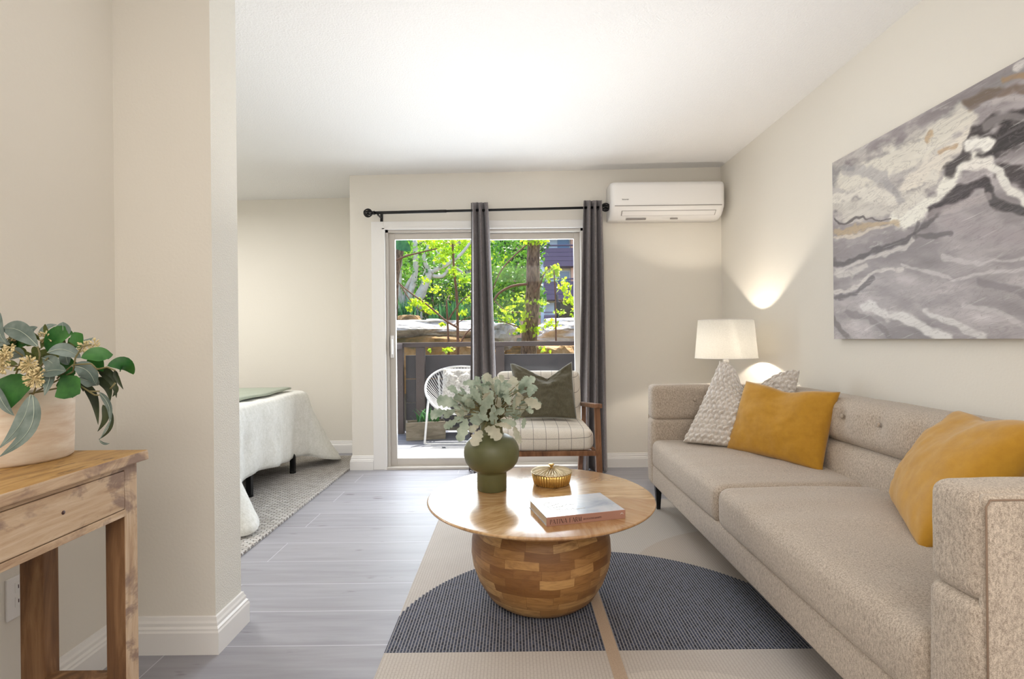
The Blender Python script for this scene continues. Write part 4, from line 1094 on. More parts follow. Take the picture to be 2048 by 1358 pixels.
# vase
vc = V((P(983,985,2.19).x, 2.245, HT))
bm = BM(); vp = [(0,.001),(.0615,0),(.0645,.004),(.0645,.072),(.066,.080),(.078,.086),(.098,.100),(.113,.122),(.1205,.148),(.1215,.165),(.119,.185),(.110,.206),(.094,.224),(.074,.236),(.058,.242),(.051,.248),(.0495,.258),(.050,.29),(.0515,.302),(.047,.304),(.045,.297),(.045,.26),(0,.255)]
lathe(bm, vp, vc, 72); bmesh.ops.remove_doubles(bm, verts=bm.verts, dist=1e-5)
o = obj('vase', bm, 'vase'); tag(o, 'matte olive green vase with a round belly on the coffee table', 'vase')
t_ = thing('dusty_miller_bouquet', vc+V((0,0,.26)), 'bunch of pale sage dusty miller leaves standing in the green vase', 'foliage')
ML, ML2, ST = BM(), BM(), BM()
fv = lambda x, y, d: P(850+x/5.028, 730+y/5.028, d)
leaves = [(690,260,610,80,95),(560,210,380,190,62),(330,290,240,215,85),(330,390,120,350,130),(220,470,55,520,115),(430,490,300,460,110),(330,560,190,630,85),(300,470,210,540,90),(420,540,340,770,115),(570,660,480,815,115),(540,620,460,680,80),(470,470,520,620,150),(560,520,680,300,130),(690,400,690,600,95),(600,640,755,750,125),(700,600,870,640,55),(760,550,920,600,75),(850,450,950,530,110),(890,600,960,790,70),(1000,530,985,640,50),(1000,350,1165,430,100),(1010,450,1090,480,55),(1040,310,1080,200,85),(960,240,1110,130,85),(950,180,1040,115,65),(930,250,870,120,75),(850,300,740,240,95),(700,260,800,370,110),(620,350,690,270,80),(850,400,830,260,100),(930,270,980,350,65),(480,300,380,370,80),(560,400,470,240,85),(500,430,420,340,90),(700,500,800,470,80),(880,420,960,330,100),(640,560,560,470,90),(820,520,900,440,90),(560,250,640,250,70),(620,230,660,180,70),(760,330,740,430,90),(800,170,780,260,60),(400,560,300,560,80),(1060,400,1170,400,60),(440,370,300,300,70)]
for i, (bx, by, tx, ty, w) in enumerate(leaves):
    d0 = 2.2+R.uniform(-.05,.03); d1 = d0+R.uniform(-.06,.04)
    a, c = fv(bx, by, d0), fv(tx, ty, d1)
    target = ML2 if (i % 5 in (0,) or by > 580) else ML
    leaf(target, a, c, w/5.028*d0/F*1.0, (R.uniform(-.4,.4), -1, R.uniform(-.1,.6)), (R.uniform(-.006,.006), -.006, R.uniform(0,.012)), 'lobe', R.choice((.2,.35,-.2)), n=26, lobes=.5, seed=i)
    s = V((vc.x+R.uniform(-.025,.025), vc.y+R.uniform(-.02,.02), HT+.30)); m = s.lerp(a, .5)+V((0,0,.03))
    tube(ST, [s, m, a], [.0025,.002,.0014], 5)
for i in range(75):
    th = R.uniform(-1.25, 1.25); ph = R.uniform(-.9, 1.0); r = R.uniform(.08,.19)
    c0 = vc+V((math.sin(th)*r*1.05, math.sin(ph)*r*.8, .30+max(-.02, math.cos(th)*r*.75+R.uniform(-.02,.03))))
    d = (c0-vc-V((0,0,.24))).normalized(); L = R.uniform(.045,.08)
    leaf(ML if R.random() < .75 else ML2, c0, c0+(d+rand_dir()*.6).normalized()*L, L*.5, rand_dir()+V((0,-.7,.5)), (0,0,.006), 'lobe', .25, n=20, lobes=.5, seed=i)
    s = V((vc.x+R.uniform(-.025,.025), vc.y+R.uniform(-.02,.02), HT+.30)); tube(ST, [s, s.lerp(c0,.5)+V((0,0,.015)), c0], [.0022,.0018,.0012], 4)
obj('leaves', ML, 'miller', t_); obj('pale_leaves', ML2, 'miller2', t_); obj('stems', ST, 'stem', t_)
# lidded brass box
bc = V((P(1103,975,2.33).x, 2.325, HT))
t_ = thing('trinket_box', bc, 'round ribbed brass box with a fluted lid on the coffee table', 'box')
def ribs(a, z): return 1+.016*math.cos(44*a)
b = BM(); lathe(b, [(0,.0),(.075,0),(.080,.004),(.086,.03),(.089,.05),(.085,.052),(.0,.052)], bc, 264, mod=ribs); obj('bowl', b, 'brass', t_)
b = BM()
n_, rings = 240, []
for (r, z, w) in ((.0915,.051,0),(.0935,.054,0),(.092,.0565,.15),(.083,.059,1),(.07,.062,1),(.05,.065,1),(.03,.068,1),(.012,.071,.5),(.004,.072,0)):
    rings.append([b.verts.new(bc+V((r*math.cos(2*math.pi*k/n_), r*math.sin(2*math.pi*k/n_), z+w*.0042*math.cos(36*2*math.pi*k/n_)))) for k in range(n_)])
for a, c in zip(rings, rings[1:]):
    for k in range(n_): b.faces.new((a[k], a[(k+1) % n_], c[(k+1) % n_], c[k]))
b.faces.new(rings[-1]); b.faces.new(rings[0][::-1]); lid = obj('lid', b, 'brass_silver', t_)
b = BM(); lathe(b, [(0,.070),(.007,.070),(.0055,.076),(.008,.081),(.0135,.085),(.014,.087),(.009,.0895),(0,.090)], bc, 20); obj('knob', b, 'brass', lid)
# book
def on_plane(px, py, z):
    u, v = px-1024, 679-py; dx = u*CR+v*SR; dz = -u*SR+v*CR; d = (z-CAMZ)/dz*F; return V((dx/F*d, d, z))
A_ = on_plane(1093, 1053, HT); B_ = on_plane(1250, 1036, HT); D_ = on_plane(1053, 1012, HT)
ex = (B_-A_); Lx = ex.length; ex.normalize(); ey = V((-ex.y, ex.x, 0)); Ly = .215; 
Mb = Matrix((( ex.x, ey.x, 0, A_.x), (ex.y, ey.y, 0, A_.y), (0,0,1,HT), (0,0,0,1)))
TH = .031
t_ = thing('coffee_table_book', A_, 'hardcover book with a misty pale cover and dusty pink spine on the coffee table', 'book')
b = BM(); box(b, 0, Lx, .0, Ly, 0, .0025, .0008, M4=Mb); box(b, 0, Lx, .0, Ly, TH-.0025, TH, .0008, M4=Mb); cov = obj('cover', b, 'cover', t_, False)
b = BM(); box(b, .004, Lx-.004, .003, Ly-.004, .0025, TH-.0025, M4=Mb); obj('pages', b, 'pages', t_, False)
b = BM(); box(b, -.0005, Lx+.0005, -.003, .0008, 0, TH, .001, M4=Mb); sp = obj('spine', b, 'spine', t_, False)
# spine lettering drawn with thick and thin strokes: (x0,z0,x1,z1,width)
GL = {'P': (.6,[(.1,0,.1,1,.13),(.1,.97,.42,.97,.05),(.42,.97,.52,.75,.13),(.52,.75,.4,.5,.1),(.1,.5,.4,.5,.05)]),
 'A': (.8,[(.02,0,.38,1,.05),(.38,1,.76,0,.14),(.15,.35,.6,.35,.05)]), 'T': (.7,[(0,.97,.66,.97,.05),(.33,0,.33,.97,.13)]),
 'I': (.32,[(.14,0,.14,1,.13)]), 'N': (.85,[(.1,0,.1,1,.05),(.08,1,.7,0,.14),(.7,0,.7,1,.05)]),
 'F': (.62,[(.1,0,.1,1,.13),(.1,.97,.55,.97,.05),(.1,.52,.45,.52,.05)]), 'R': (.72,[(.1,0,.1,1,.13),(.1,.97,.42,.97,.05),(.42,.97,.52,.75,.13),(.52,.75,.4,.5,.1),(.1,.5,.4,.5,.05),(.3,.5,.66,0,.13)]),
 'M': (.95,[(.1,0,.12,1,.05),(.12,1,.44,.05,.13),(.44,.05,.76,1,.05),(.76,1,.8,0,.13)]), ' ': (.45,[])}
b = BM(); cx_ = 0; S = .0165; ox, oz = .012, .0065
for ch in 'PATINA FARM':
    w_, st = GL[ch]
    for (xa, za, xb, zb_, sw) in st:
        p, q = V((ox+(cx_+xa)*S*.82, 0, oz+za*S)), V((ox+(cx_+xb)*S*.82, 0, oz+zb_*S)); d = (q-p).normalized(); s_ = V((-d.z,0,d.x))*sw*S/2
        if abs(d.z) < .05: s_ = V((0,0,sw*S/2))
        vs = [Mb @ (r_+V((0,-.0034,0))) for r_ in (p-s_, p+s_, q+s_, q-s_)]; b.faces.new([b.verts.new(v) for v in vs])
    if ch != ' ':
        pass
    cx_ += w_+.12
obj('spine_lettering', b, 'ink', sp, False)
tw = ox+cx_*S*.82
text('BROOKE & STEVE GIANNETTI', .0085, Mb @ V((tw+.004, -.0034, .0105)), (Mb.to_3x3() @ Matrix.Rotation(math.pi/2, 3, 'X')).to_quaternion(), 'ink', sp, 'spine_lettering', .0002, sx=.62)
b = BM(); q = Mb @ V((Lx-.014, -.0035, .017)); 
tube(b, [Mb @ V((Lx-.014+.005*math.cos(a), -.0036, .016+.005*math.sin(a))) for a in [0,.6,1.2,1.8,2.4,3.1]], .0008, 5); obj('publisher_mark', b, 'white_ink', sp)
b = BM()
def script(pts, w=.0011):
    q = [Mb @ V((x, y, TH+.0003)) for x, y in pts]; sm = []
    for i in range(len(q)-1):
        a_, p1, p2, e_ = q[max(i-1,0)], q[i], q[i+1], q[min(i+2, len(q)-1)]
        for k in range(5): t = k/5; sm.append(.5*((2*p1)+(p2-a_)*t+(2*a_-5*p1+4*p2-e_)*t*t+(3*p1-a_-3*p2+e_)*t**3))
    sm.append(q[-1]); tube(b, sm, w, 4)
sy = .07
script([(.035,.155),(.045,.075)]); script([(.03,.12),(.05,.155),(.07,.14),(.06,.115),(.042,.11)]); script([(.06,.11),(.07,.12),(.075,.105),(.07,.095),(.085,.12)]); script([(.085,.14),(.088,.10),(.096,.105)]); script([(.076,.128),(.1,.132)])
script([(.1,.12),(.1,.105),(.108,.115),(.112,.105),(.118,.118),(.122,.104),(.13,.112),(.15,.11)]); script([(.06,.09),(.07,.045)]); script([(.055,.09),(.1,.1)]); script([(.06,.068),(.085,.072)]); script([(.08,.06),(.09,.07),(.092,.055),(.1,.068),(.104,.055),(.112,.068),(.116,.055),(.124,.07),(.13,.055),(.17,.06)])
obj('cover_handwriting', b, 'white_ink', cov)

# ================================================================== SOFA
SX0, SX1, SY0, SY1 = .865, 1.755, .955, 3.30
ARM = .125
t_ = thing('sofa', ((SX0+SX1)/2, (SY0+SY1)/2, .009), 'long beige tweed sofa with button-tufted back along the right wall', 'sofa')
b = BM(); softbox(b, SX0+.004, SX1-.01, SY0+.01, SY1-.01, .165, .30, .02, (.004,0,0), .05); obj('base', b, 'sofa', t_)
def seat_fn(p, u):
    if u[2] > .3: p.z += .006*fbm((p.x*2.0, p.y*9, 1), 1.0, 3)
    return p
midy = 2.175
for (ya, yb) in ((SY0+ARM-.01, midy-.002), (midy+.002, SY1-ARM+.01)):
    b = BM(); softbox(b, SX0-.006, 1.56, ya, yb, .283, .452, .042, (.01,.006,.016), .035, .0, 6, fn=seat_fn); obj('seat_cushion', b, 'sofa', t_)
BTN = []
def tuft(pts, ax, dpt=.022, rad=.055):
    def fn(p, u):
        for c in pts:
            d = V((p.x-c[0], p.y-c[1], p.z-c[2])); 
            if ax == 'x': q = math.hypot(d.y, d.z); 
            else: q = math.hypot(d.x, d.z)
            if abs(d[0 if ax == 'x' else 1]) < .08:
                k = dpt*math.exp(-(q/rad)**1.2)
                if ax == 'x': p.x += k
                else: p.y += k*(1 if ax == 'y+' else -1)
        return p
    return fn
by_ = [1.19+.235*i for i in range(9)]
bpts = [(1.50, y, .715) for y in by_]
b = BM(); softbox(b, 1.525, SX1-.03, SY0+.02, SY1-.02, .585, .79, .05, (.028,0,.006), .022, .002, 8, fn=tuft(bpts, 'x', .036, .05)); obj('backrest', b, 'sofa', t_)
b = BM(); softbox(b, 1.51, SX1-.03, SY0+.02, SY1-.02, .30, .595, .05, (.022,0,0), .035, .002, 8); obj('backrest', b, 'sofa', t_)
def button(c, nrm):
    b = BM(); bmesh.ops.create_uvsphere(b, u_segments=12, v_segments=8, radius=.011)
    for v in b.verts: v.co = V((v.co.x, v.co.y, v.co.z*.5))
    q = V(nrm).to_track_quat('Z', 'Y').to_matrix().to_4x4(); b.transform(Matrix.Translation(c) @ q); obj('button', b, 'sofa', t_)
for y in by_: button((1.519, y, .715), (-1,0,0))
for (ya, yb, sgn) in ((SY0, SY0+ARM, 1), (SY1-ARM, SY1, -1)):
    yin = yb if sgn == 1 else ya
    ap = [(x, yin, .70) for x in (1.13, 1.36)]
    b = BM(); softbox(b, SX0+.004, SX1-.1, ya+(.0 if sgn == 1 else 0), yb, .575, .79, .03, (.004,.006,.003), .024, .0015, 8, fn=tuft(ap, 'y-' if sgn == 1 else 'y+', .016)); obj('arm', b, 'sofa', t_)
    b = BM(); softbox(b, SX0, SX1-.1, ya, yb, .17, .582, .028, (.006,.006,0), .04, .0015, 8); obj('arm', b, 'sofa', t_)
    for x in (1.13, 1.36): button((x, yin+.002*sgn, .70), (0, sgn, 0))
    yo = ya if sgn == 1 else yb
    b = BM(); softbox(b, SX0+.012, SX1-.1, yo-(.004 if sgn == 1 else .02), yo+(.02 if sgn == 1 else .004), .172, .785, .012, (0,.002,0), .05); obj('outer_panel', b, 'sofa', t_)
    b = BM(); zz = [(SX0+.012, .19), (SX0+.012, .765), (SX0+.02, .777), (SX1-.15, .778)]
    tube(b, [(x, yo-.0045*sgn, z) for x, z in zz], .0018, 6); obj('seam_piping', b, 'sofa_dark', t_)
for (x, y) in ((SX0+.045, SY1-.075), (SX0+.045, SY0+.075), (SX1-.06, SY1-.08), (SX1-.06, SY0+.08)):
    b = BM(); beam(b, (x, y, .009), (x, y, .166), .022, .022, (1,0,0), .002, .04, .04); obj('leg', b, 'black_metal', t_, False)

b = BM(); pillow(b, P(1366,884,3.02), P(1575,915,2.72), P(1600,742,2.84), P(1440,724,3.08), .085, .15, .42, n=150, pinch=.04, seed=1, wr=.004, bobble=15)
tag(obj('knit_pillow', b, 'knit'), 'chunky cream knitted pillow in the far corner of the sofa', 'pillow')
b = BM(); pillow(b, P(1452,899,2.88), P(1645,946,2.40), P(1681,784,2.42), P(1492,762,2.86), .085, .022, .35, pinch=.055, seed=5, wr=.008)
tag(obj('velvet_pillow', b, 'mustard'), 'mustard yellow velvet pillow leaning beside the cream knitted pillow', 'pillow', 'mustard pillows')
b = BM(); pillow(b, P(1842,1105,1.50), P(1786,1003,1.96), P(1920,822,1.88), P(2115,850,1.36), .10, .02, .35, pinch=.05, seed=9, wr=.009)
tag(obj('velvet_pillow', b, 'mustard'), 'mustard yellow velvet pillow nearest the camera, leaning behind the near sofa arm', 'pillow', 'mustard pillows')
b = BM(); pillow(b, (1.24,1.26,.47), (1.62,1.26,.47), (1.64,1.14,.80), (1.22,1.14,.79), .045, 0, .35, seed=12)
tag(obj('linen_pillow', b, 'sage'), 'grey-green pillow mostly hidden behind the near mustard pillow and sofa arm', 'pillow')

# ================================================================== ARMCHAIR
t_ = thing('armchair', (.2, 3.75, 0), 'wood-framed armchair in cream windowpane check fabric before the sliding door', 'chair')
ca = .205
def seatf(p, u):
    p.z += .02*(1-u[1]) *0; return p
b = BM(); softbox(b, ca-.335, ca+.335, 3.42, 3.96, .335, .475, .045, (.006,.012,.022), .03); obj('seat_cushion', b, 'check', t_)
Mt = Matrix.Translation((0, 3.90, .44)) @ Matrix.Rotation(-.22, 4, 'X')
b = BM(); softbox(b, ca-.325, ca+.318, -.02, .09, -.02, .41, .045, (.004,.015,.004), .03, M4=Mt); obj('back_cushion', b, 'check', t_)
b = BM(); beam(b, (ca-.34, 3.44, .317), (ca+.36, 3.44, .317), .03, .034, bev=.003); beam(b, (ca-.34, 3.92, .317), (ca+.34, 3.92, .317), .03, .034, bev=.003)
for s in (-1, 1): beam(b, (ca+s*.34, 3.44, .317), (ca+s*.33, 3.95, .317), .03, .034, bev=.003)
obj('seat_frame', b, 'walnut', t_, False)
for s in (-1, 1):
    b = BM(); xo = ca+s*.372
    beam(b, (xo-s*.0, 3.42, .0), (xo-s*.014, 3.42, .625), .042, .045, (0,1,0), .004, .036, .04); obj('leg', b, 'walnut', t_, False)
    b = BM(); beam(b, (ca+s*.315, 4.03, 0), (ca+s*.325, 3.93, .34), .034, .04, (0,1,0), .004); beam(b, (ca+s*.335, 3.93, .30), (ca+s*.345, 3.98, .565), .034, .036, (0,1,0), .004); obj('leg', b, 'walnut', t_, False)
    b = BM(); beam(b, (ca+s*.362, 3.375, .640), (ca+s*.335, 4.02, .575), .048, .03, bev=.006); obj('armrest', b, 'walnut', t_, False)
b = BM(); e = pillow(b, P(1040,836,3.70), P(1153,838,3.68), P(1143,723,3.86), P(1021,728,3.90), .075, .14, 1.0, pinch=.03, seed=15, wr=.030)
o = obj('linen_pillow', b, 'olive'); tag(o, 'dark olive linen pillow with a chopped top on the armchair', 'pillow')
b = BM(); tube(b, e, .0035, 6, closed=True); obj('piping', b, 'piping', o)

# ================================================================== SIDE TABLE, LAMP, PAINTING
LX, LY = P(1454,700,3.58).x, 3.60
t_ = thing('side_table', (LX-.04, LY+.02, 0), 'small round table behind the far end of the sofa, holding the lamp', 'table')
b = BM(); lathe(b, [(0,.50),(.235,.50),(.24,.505),(.24,.52),(.235,.525),(0,.525)], (LX-.04, LY+.02, 0), 40); obj('table_top', b, 'walnut', t_)
for k in range(3):
    a = k*2.094+.5; b = BM(); tube(b, [(LX-.04+.19*math.cos(a), LY+.02+.19*math.sin(a), 0), (LX-.04+.15*math.cos(a), LY+.02+.15*math.sin(a), .50)], [.011,.016], 10); obj('leg', b, 'walnut', t_)
t_ = thing('table_lamp', (LX, LY, .525), 'lit table lamp with a white tapered shade and clear glass base in the corner', 'lamp')
b = BM(); lathe(b, [(0,.0),(.075,0),(.08,.006),(.078,.012),(.09,.04),(.102,.09),(.10,.14),(.082,.19),(.055,.235),(.034,.27),(.025,.30),(.022,.36),(.025,.375),(0,.376)], (LX, LY, .525), 40); obj('glass_base', b, 'lamp_glass', t_)
b = BM(); lathe(b, [(0,.376),(.02,.376),(.02,.40),(.012,.405),(.012,.44),(0,.44)], (LX, LY, .525), 24); obj('socket', b, 'white_plastic', t_)
zsb, zst = P(1454,716,3.58).z, P(1450,640,3.58).z
b = BM(); rb, rt = .207, .183
lathe(b, [(rb,0),(rt,zst-zsb),(rt-.002,zst-zsb),(rb-.002,0)], (LX, LY, zsb), 64)
for f in [f for f in b.faces if len(f.verts) > 4]: b.faces.remove(f)
shd = obj('lamp_shade', b, 'shade', t_)
for z, r in ((zsb, rb), (zst, rt)):
    b = BM(); tube(b, [(LX+r*math.cos(a), LY+r*math.sin(a), z) for a in [2*math.pi*i/64 for i in range(64)]], .0022, 6, closed=True)
    obj('shade_rim', b, 'white_plastic', shd)
b = BM(); bmesh.ops.create_uvsphere(b, u_segments=16, v_segments=12, radius=.028, matrix=Matrix.Translation((LX, LY, zsb+.07))); obj('bulb', b, 'bulb', t_)

# painting: colours are computed per vertex from strokes, finer streaks come from noise following the flow
PX = XR-.04
t_ = thing('painting', (PX, 2.0, 1.08), 'large abstract canvas of grey, white and charcoal swirls above the sofa', 'painting')
yA, yB = (PX)/((1668-1024)/F), 1.28
z0p, z1p = P(1669,678,yA).z, P(1668,326,yA).z
NU, NV = 420, 270
base = (.64,.61,.615)
STK = [ # points, width, colour, strength
 ([(1660,370),(1740,350),(1830,330),(1900,290)], 55, (.80,.785,.76), .7), ([(1660,420),(1760,410),(1840,390)], 26, (.86,.84,.80), .8),
 ([(1660,500),(1740,500),(1850,480)], 26, (.54,.51,.52), .6), ([(1900,450),(2000,460),(2060,480)], 26, (.70,.67,.68), .7),
 ([(1660,350),(1760,330),(1860,280),(1960,200),(2060,140)], 16, (.56,.55,.55), .8),
 ([(1700,360),(1780,330),(1860,290),(1930,240)], 26, (.90,.88,.83), .9), ([(1820,360),(1880,330),(1930,280)], 24, (.92,.89,.84), .9),
 ([(1665,400),(1700,385),(1750,385),(1780,400)], 13, (.90,.88,.84), .9), ([(1700,330),(1770,360),(1800,400)], 12, (.62,.61,.63), .5),
 ([(1780,440),(1830,430),(1880,400),(1920,345),(1950,320)], 17, (.95,.94,.90), 1), ([(1790,425),(1830,400),(1870,350)], 10, (.88,.86,.82), .8),
 ([(1668,465),(1710,452),(1760,445),(1790,446)], 8, (.76,.66,.50), .7), ([(1668,475),(1720,462),(1780,452)], 4, (.86,.82,.76), .8),
 ([(1668,445),(1720,432),(1776,437)], 2.5, (.30,.27,.27), .8),
 ([(1870,425),(1920,395),(1965,370)], 13, (.20,.16,.17), .95), ([(1905,350),(1930,320),(1950,270),(1990,240),(2060,225)], 13, (.20,.17,.17), .9),
 ([(1985,300),(2060,260)], 36, (.17,.14,.14), .95), ([(2000,340),(2060,360)], 22, (.20,.16,.16), .9), ([(1972,380),(1985,410),(2060,420)], 10, (.20,.17,.17), .9),
 ([(1968,255),(2010,230),(2060,235)], 10, (.74,.72,.72), .5), ([(1940,300),(1975,290)], 14, (.97,.96,.93), 1), ([(1960,330),(1995,345),(2015,385),(2060,405)], 10, (.96,.95,.92), .95), ([(1935,345),(1975,325)], 12, (.95,.93,.9), .9),
 ([(1940,215),(1975,190),(2010,185),(2060,170)], 13, (.40,.32,.25), .7), ([(2010,165),(2060,150)], 8, (.66,.52,.36), .7), ([(2035,140),(2060,120)], 9, (.9,.88,.86), .8), ([(1990,205),(2060,190)], 6, (.76,.73,.72), .6),
 ([(1880,180),(1960,150),(2060,125)], 0.1, (0,0,0), 0), ([(1850,290),(1862,275)], 6, (.72,.58,.40), .6), ([(1885,305),(1905,298)], 6, (.70,.56,.40), .6),
 ([(1668,530),(1700,518),(1760,500),(1800,480),(1850,455),(1880,430)], 6, (.30,.27,.28), .75), ([(1670,540),(1720,520),(1780,505),(1830,470)], 4, (.88,.86,.84), .7),
 ([(1670,548),(1700,545),(1735,530)], 8, (.84,.82,.80), .8), ([(1668,590),(1700,575),(1760,540),(1800,535)], 4, (.86,.84,.82), .8), ([(1668,600),(1700,585),(1750,555)], 5, (.34,.31,.32), .7), ([(1840,445),(1830,470),(1900,470)], 5, (.32,.29,.30), .6),
 ([(1668,640),(1690,665),(1710,690)], 8, (.40,.37,.36), .7), ([(1735,612),(1780,630),(1830,645),(1900,680)], 11, (.88,.87,.86), .9), ([(1850,625),(1900,635),(1950,660),(1980,690)], 7, (.86,.85,.84), .8), ([(1930,600),(1990,620),(2060,650)], 6, (.80,.78,.78), .6),
 ([(1860,430),(1940,415),(1975,400)], 8, (.78,.74,.74), .6), ([(1900,450),(1980,470),(2060,470)], 14, (.66,.62,.63), .6), ([(1800,525),(1900,550),(2060,540)], 4, (.84,.82,.82), .6), ([(1700,620),(1750,640),(1800,690)], 6, (.42,.39,.39), .5),
 ([(1960,560),(2060,590)], 9, (.44,.41,.42), .5), ([(1880,510),(1960,525),(2060,515)], 5, (.84,.82,.82), .6)]
verts, faces, cols, flow = [], [], [], []
def segd(px, py, pts):
    best = 1e9
    for (ax, ay), (bx, by) in zip(pts, pts[1:]):
        dx, dy = bx-ax, by-ay; L2 = dx*dx+dy*dy; t = max(0, min(1, ((px-ax)*dx+(py-ay)*dy)/L2)); qx, qy = px-ax-dx*t, py-ay-dy*t
        best = min(best, qx*qx+qy*qy)
    return math.sqrt(best)
for j in range(NV+1):
    z = z0p+(z1p-z0p)*j/NV
    for i in range(NU+1):
        y = yA+(yB-yA)*(i/NU); verts.append((PX, y, z))
        px, py = PROJ((PX, y, z)); pq = V((y*2.2, z*2.2, 0))
        wx = noise.noise(pq*1.5)*16+noise.noise(pq*4+V((3,0,0)))*9+noise.noise(pq*11)*4; wy = noise.noise(pq*1.5+V((0,7,0)))*16+noise.noise(pq*4+V((0,9,0)))*8+noise.noise(pq*11+V((0,5,0)))*4
        if px > 2060: px = 2060-(px-2060)*.5
        px += wx; py += wy; c = list(base)
        s = fbm((y*1.2+z, z*5-y*.8, 0), 2.0, 4); s = s*.16
        c = [v+s for v in c]
        eg = fbm((y*7+z*3, z*16-y*4, 1), 1.6, 4)
        c = [v+.05*eg for v in c]
        for pts, w, col, st in STK:
            if w < 1: continue
            if abs(py-pts[0][1]) > 260: continue
            d = segd(px, py, pts)/w
            if d < 1.6:
                k = st*max(0, min(1, (1.1+.6*eg-d)/.5)); c = [a*(1-k)+q*k for a, q in zip(c, col)]
        cols.append(c); flow.append((y*1.0+z*.3, z+y*.18+.05*math.sin(y*3.2+z*5), 0))
for j in range(NV):
    for i in range(NU):
        a = j*(NU+1)+i; faces.append((a, a+NU+1, a+NU+2, a+1))
t2 = NT('abstract_canvas_paint')
at = t2.n('ShaderNodeAttribute', attribute_name='paint').outputs[0]
co = t2.coord(); fl = t2.n('ShaderNodeAttribute', attribute_name='flow').outputs[1]
s1 = t2.noise(t2.mapping(fl, (2.4, 20, 1)), 1.6, 7, .68, 1.2); s2 = t2.noise(co, 60, 3, .6); s3 = t2.noise(t2.mapping(fl, (2, 10, 1)), 1.6, 4, .6, 3.0)
c = t2.mix(t2.ramp(s1, [(.3,(.75,.75,.75,1)),(.5,(0,0,0,1))]), at, (.30,.27,.28,1), 'MIX')
c = t2.mix(.65, c, at)
c = t2.mix(t2.math('MULTIPLY', t2.ramp(s1, [(.58,(0,0,0,1)),(.72,(1,1,1,1))]), .45), c, (.86,.84,.82,1))
c = t2.mix(t2.math('MULTIPLY', t2.ramp(s3, [(.47,(0,0,0,1)),(.5,(1,1,1,1)),(.53,(0,0,0,1))]), .35), c, (.2,.17,.17,1))
c = t2.mix(t2.math('MULTIPLY', t2.ramp(s2, [(.66,(0,0,0,1)),(.72,(1,1,1,1))]), .5), c, (.25,.22,.2,1))
M['paint'] = t2.done(t2.bsdf(c, .5, 0, t2.bump(s1, .2, .003)))
o = obj('canvas_front', (verts, [], faces), 'paint', t_)
def lin(v): v = max(0, min(1, v)); return v/12.92 if v <= .04045 else ((v+.055)/1.055)**2.4
ca_ = o.data.color_attributes.new('paint', 'FLOAT_COLOR', 'POINT'); ca_.data.foreach_set('color', [x for c in cols for x in (lin(c[0]), lin(c[1]), lin(c[2]), 1)])
fa = o.data.attributes.new('flow', 'FLOAT_VECTOR', 'POINT'); fa.data.foreach_set('vector', [x for f in flow for x in f])
b = BM(); box(b, PX+.0008, XR-.002, yB, yA, z0p, z1p); obj('canvas_edge', b, 'rock_pale', t_, False)

# ================================================================== LIGHT AND CAMERA
w = bpy.data.worlds.new('World'); bpy.context.scene.world = w; w.use_nodes = True; nt = w.node_tree; nt.nodes.clear()
sky = nt.nodes.new('ShaderNodeTexSky'); sky.sky_type = 'NISHITA'; sky.sun_disc = False; sky.sun_elevation = math.radians(58); sky.sun_rotation = math.radians(8); sky.dust_density = 2.0
bg = nt.nodes.new('ShaderNodeBackground'); bg.inputs[1].default_value = .5
wo = nt.nodes.new('ShaderNodeOutputWorld'); nt.links.new(sky.outputs[0], bg.inputs[0]); nt.links.new(bg.outputs[0], wo.inputs[0])
def light(name, typ, loc, rot, energy, col, **kw):
    l = bpy.data.lights.new(name, typ); l.energy = energy; l.color = col
    for k, v in kw.items(): setattr(l, k, v)
    o = bpy.data.objects.new(name, l); C.objects.link(o); o.location = loc; o.rotation_euler = rot; return o
sd = V((.12, .50, .86)).normalized()   # direction to the sun
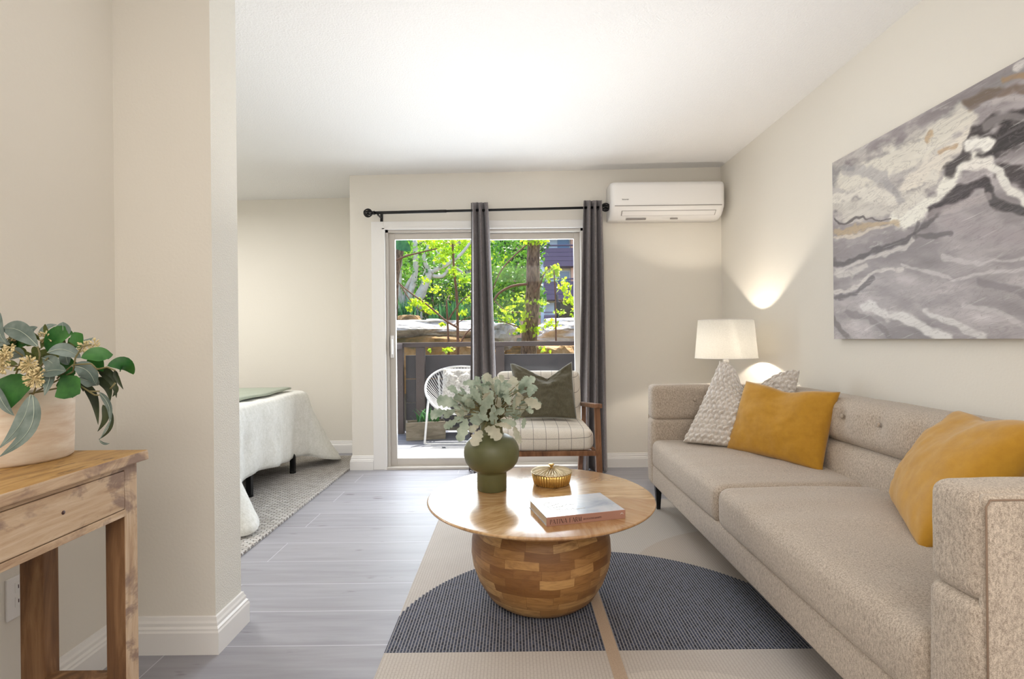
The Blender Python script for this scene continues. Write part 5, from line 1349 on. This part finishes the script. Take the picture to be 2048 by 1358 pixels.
s_ = light('sun', 'SUN', (0, 10, 10), (0,0,0), 9.5, (1,.95,.85), angle=math.radians(.6)); s_.rotation_euler = sd.to_track_quat('Z', 'Y').to_euler()
light('doorway_daylight', 'AREA', (-.22, YF+.2, 1.15), (math.radians(-90),0,0), 62, (.88,.94,1), shape='RECTANGLE', size=1.6, size_y=1.8)
light('near_fill', 'AREA', (.2, -1.6, 2.40), (0,0,0), 60, (1,.94,.88), shape='DISK', size=2.6)  # unseen fill lamp behind the camera, added to warm the near room
light('bounce_fill', 'AREA', (.1, -1.0, 1.7), (math.radians(165),0,0), 17, (1,.97,.94), shape='DISK', size=2.0)  # added lamp aimed upward behind the camera, evens out the room
light('ceiling_fill', 'AREA', (.2, 2.3, 1.5), (math.pi,0,0), 7.5, (1,.985,.97), shape='DISK', size=2.0)  # invisible mid-room fill added to lift the ceiling and far end
light('alcove_fill', 'AREA', (-2.9, 3.4, 2.35), (0,0,0), 32, (1,.98,.96), shape='DISK', size=.8)  # unseen fill without a fixture, brightens the sleeping alcove
light('lamp_bulb', 'POINT', (LX, LY, zsb+.09), (0,0,0), 26, (1,.89,.75), shadow_soft_size=.03)

cam = bpy.data.cameras.new('camera'); co_ = bpy.data.objects.new('camera', cam); C.objects.link(co_)
cam.lens = 18; cam.sensor_width = 36; cam.clip_start = .02; cam.clip_end = 300
co_.location = (0, 0, CAMZ); co_.matrix_world = Matrix.Translation((0,0,CAMZ)) @ Matrix.Rotation(math.pi/2, 4, 'X') @ Matrix.Rotation(-ROLL, 4, 'Z')
sc = bpy.context.scene; sc.camera = co_
sc.view_settings.view_transform = 'Standard'; sc.view_settings.look = 'None'; sc.view_settings.exposure = 0.32
sc.cycles.adaptive_threshold = .025; sc.cycles.max_bounces = 7; sc.cycles.diffuse_bounces = 4; sc.cycles.transparent_max_bounces = 12; sc.cycles.caustics_reflective = False; sc.cycles.caustics_refractive = False
sc.cycles.use_denoising = True; sc.cycles.sample_clamp_indirect = 6; sc.cycles.use_adaptive_sampling = True
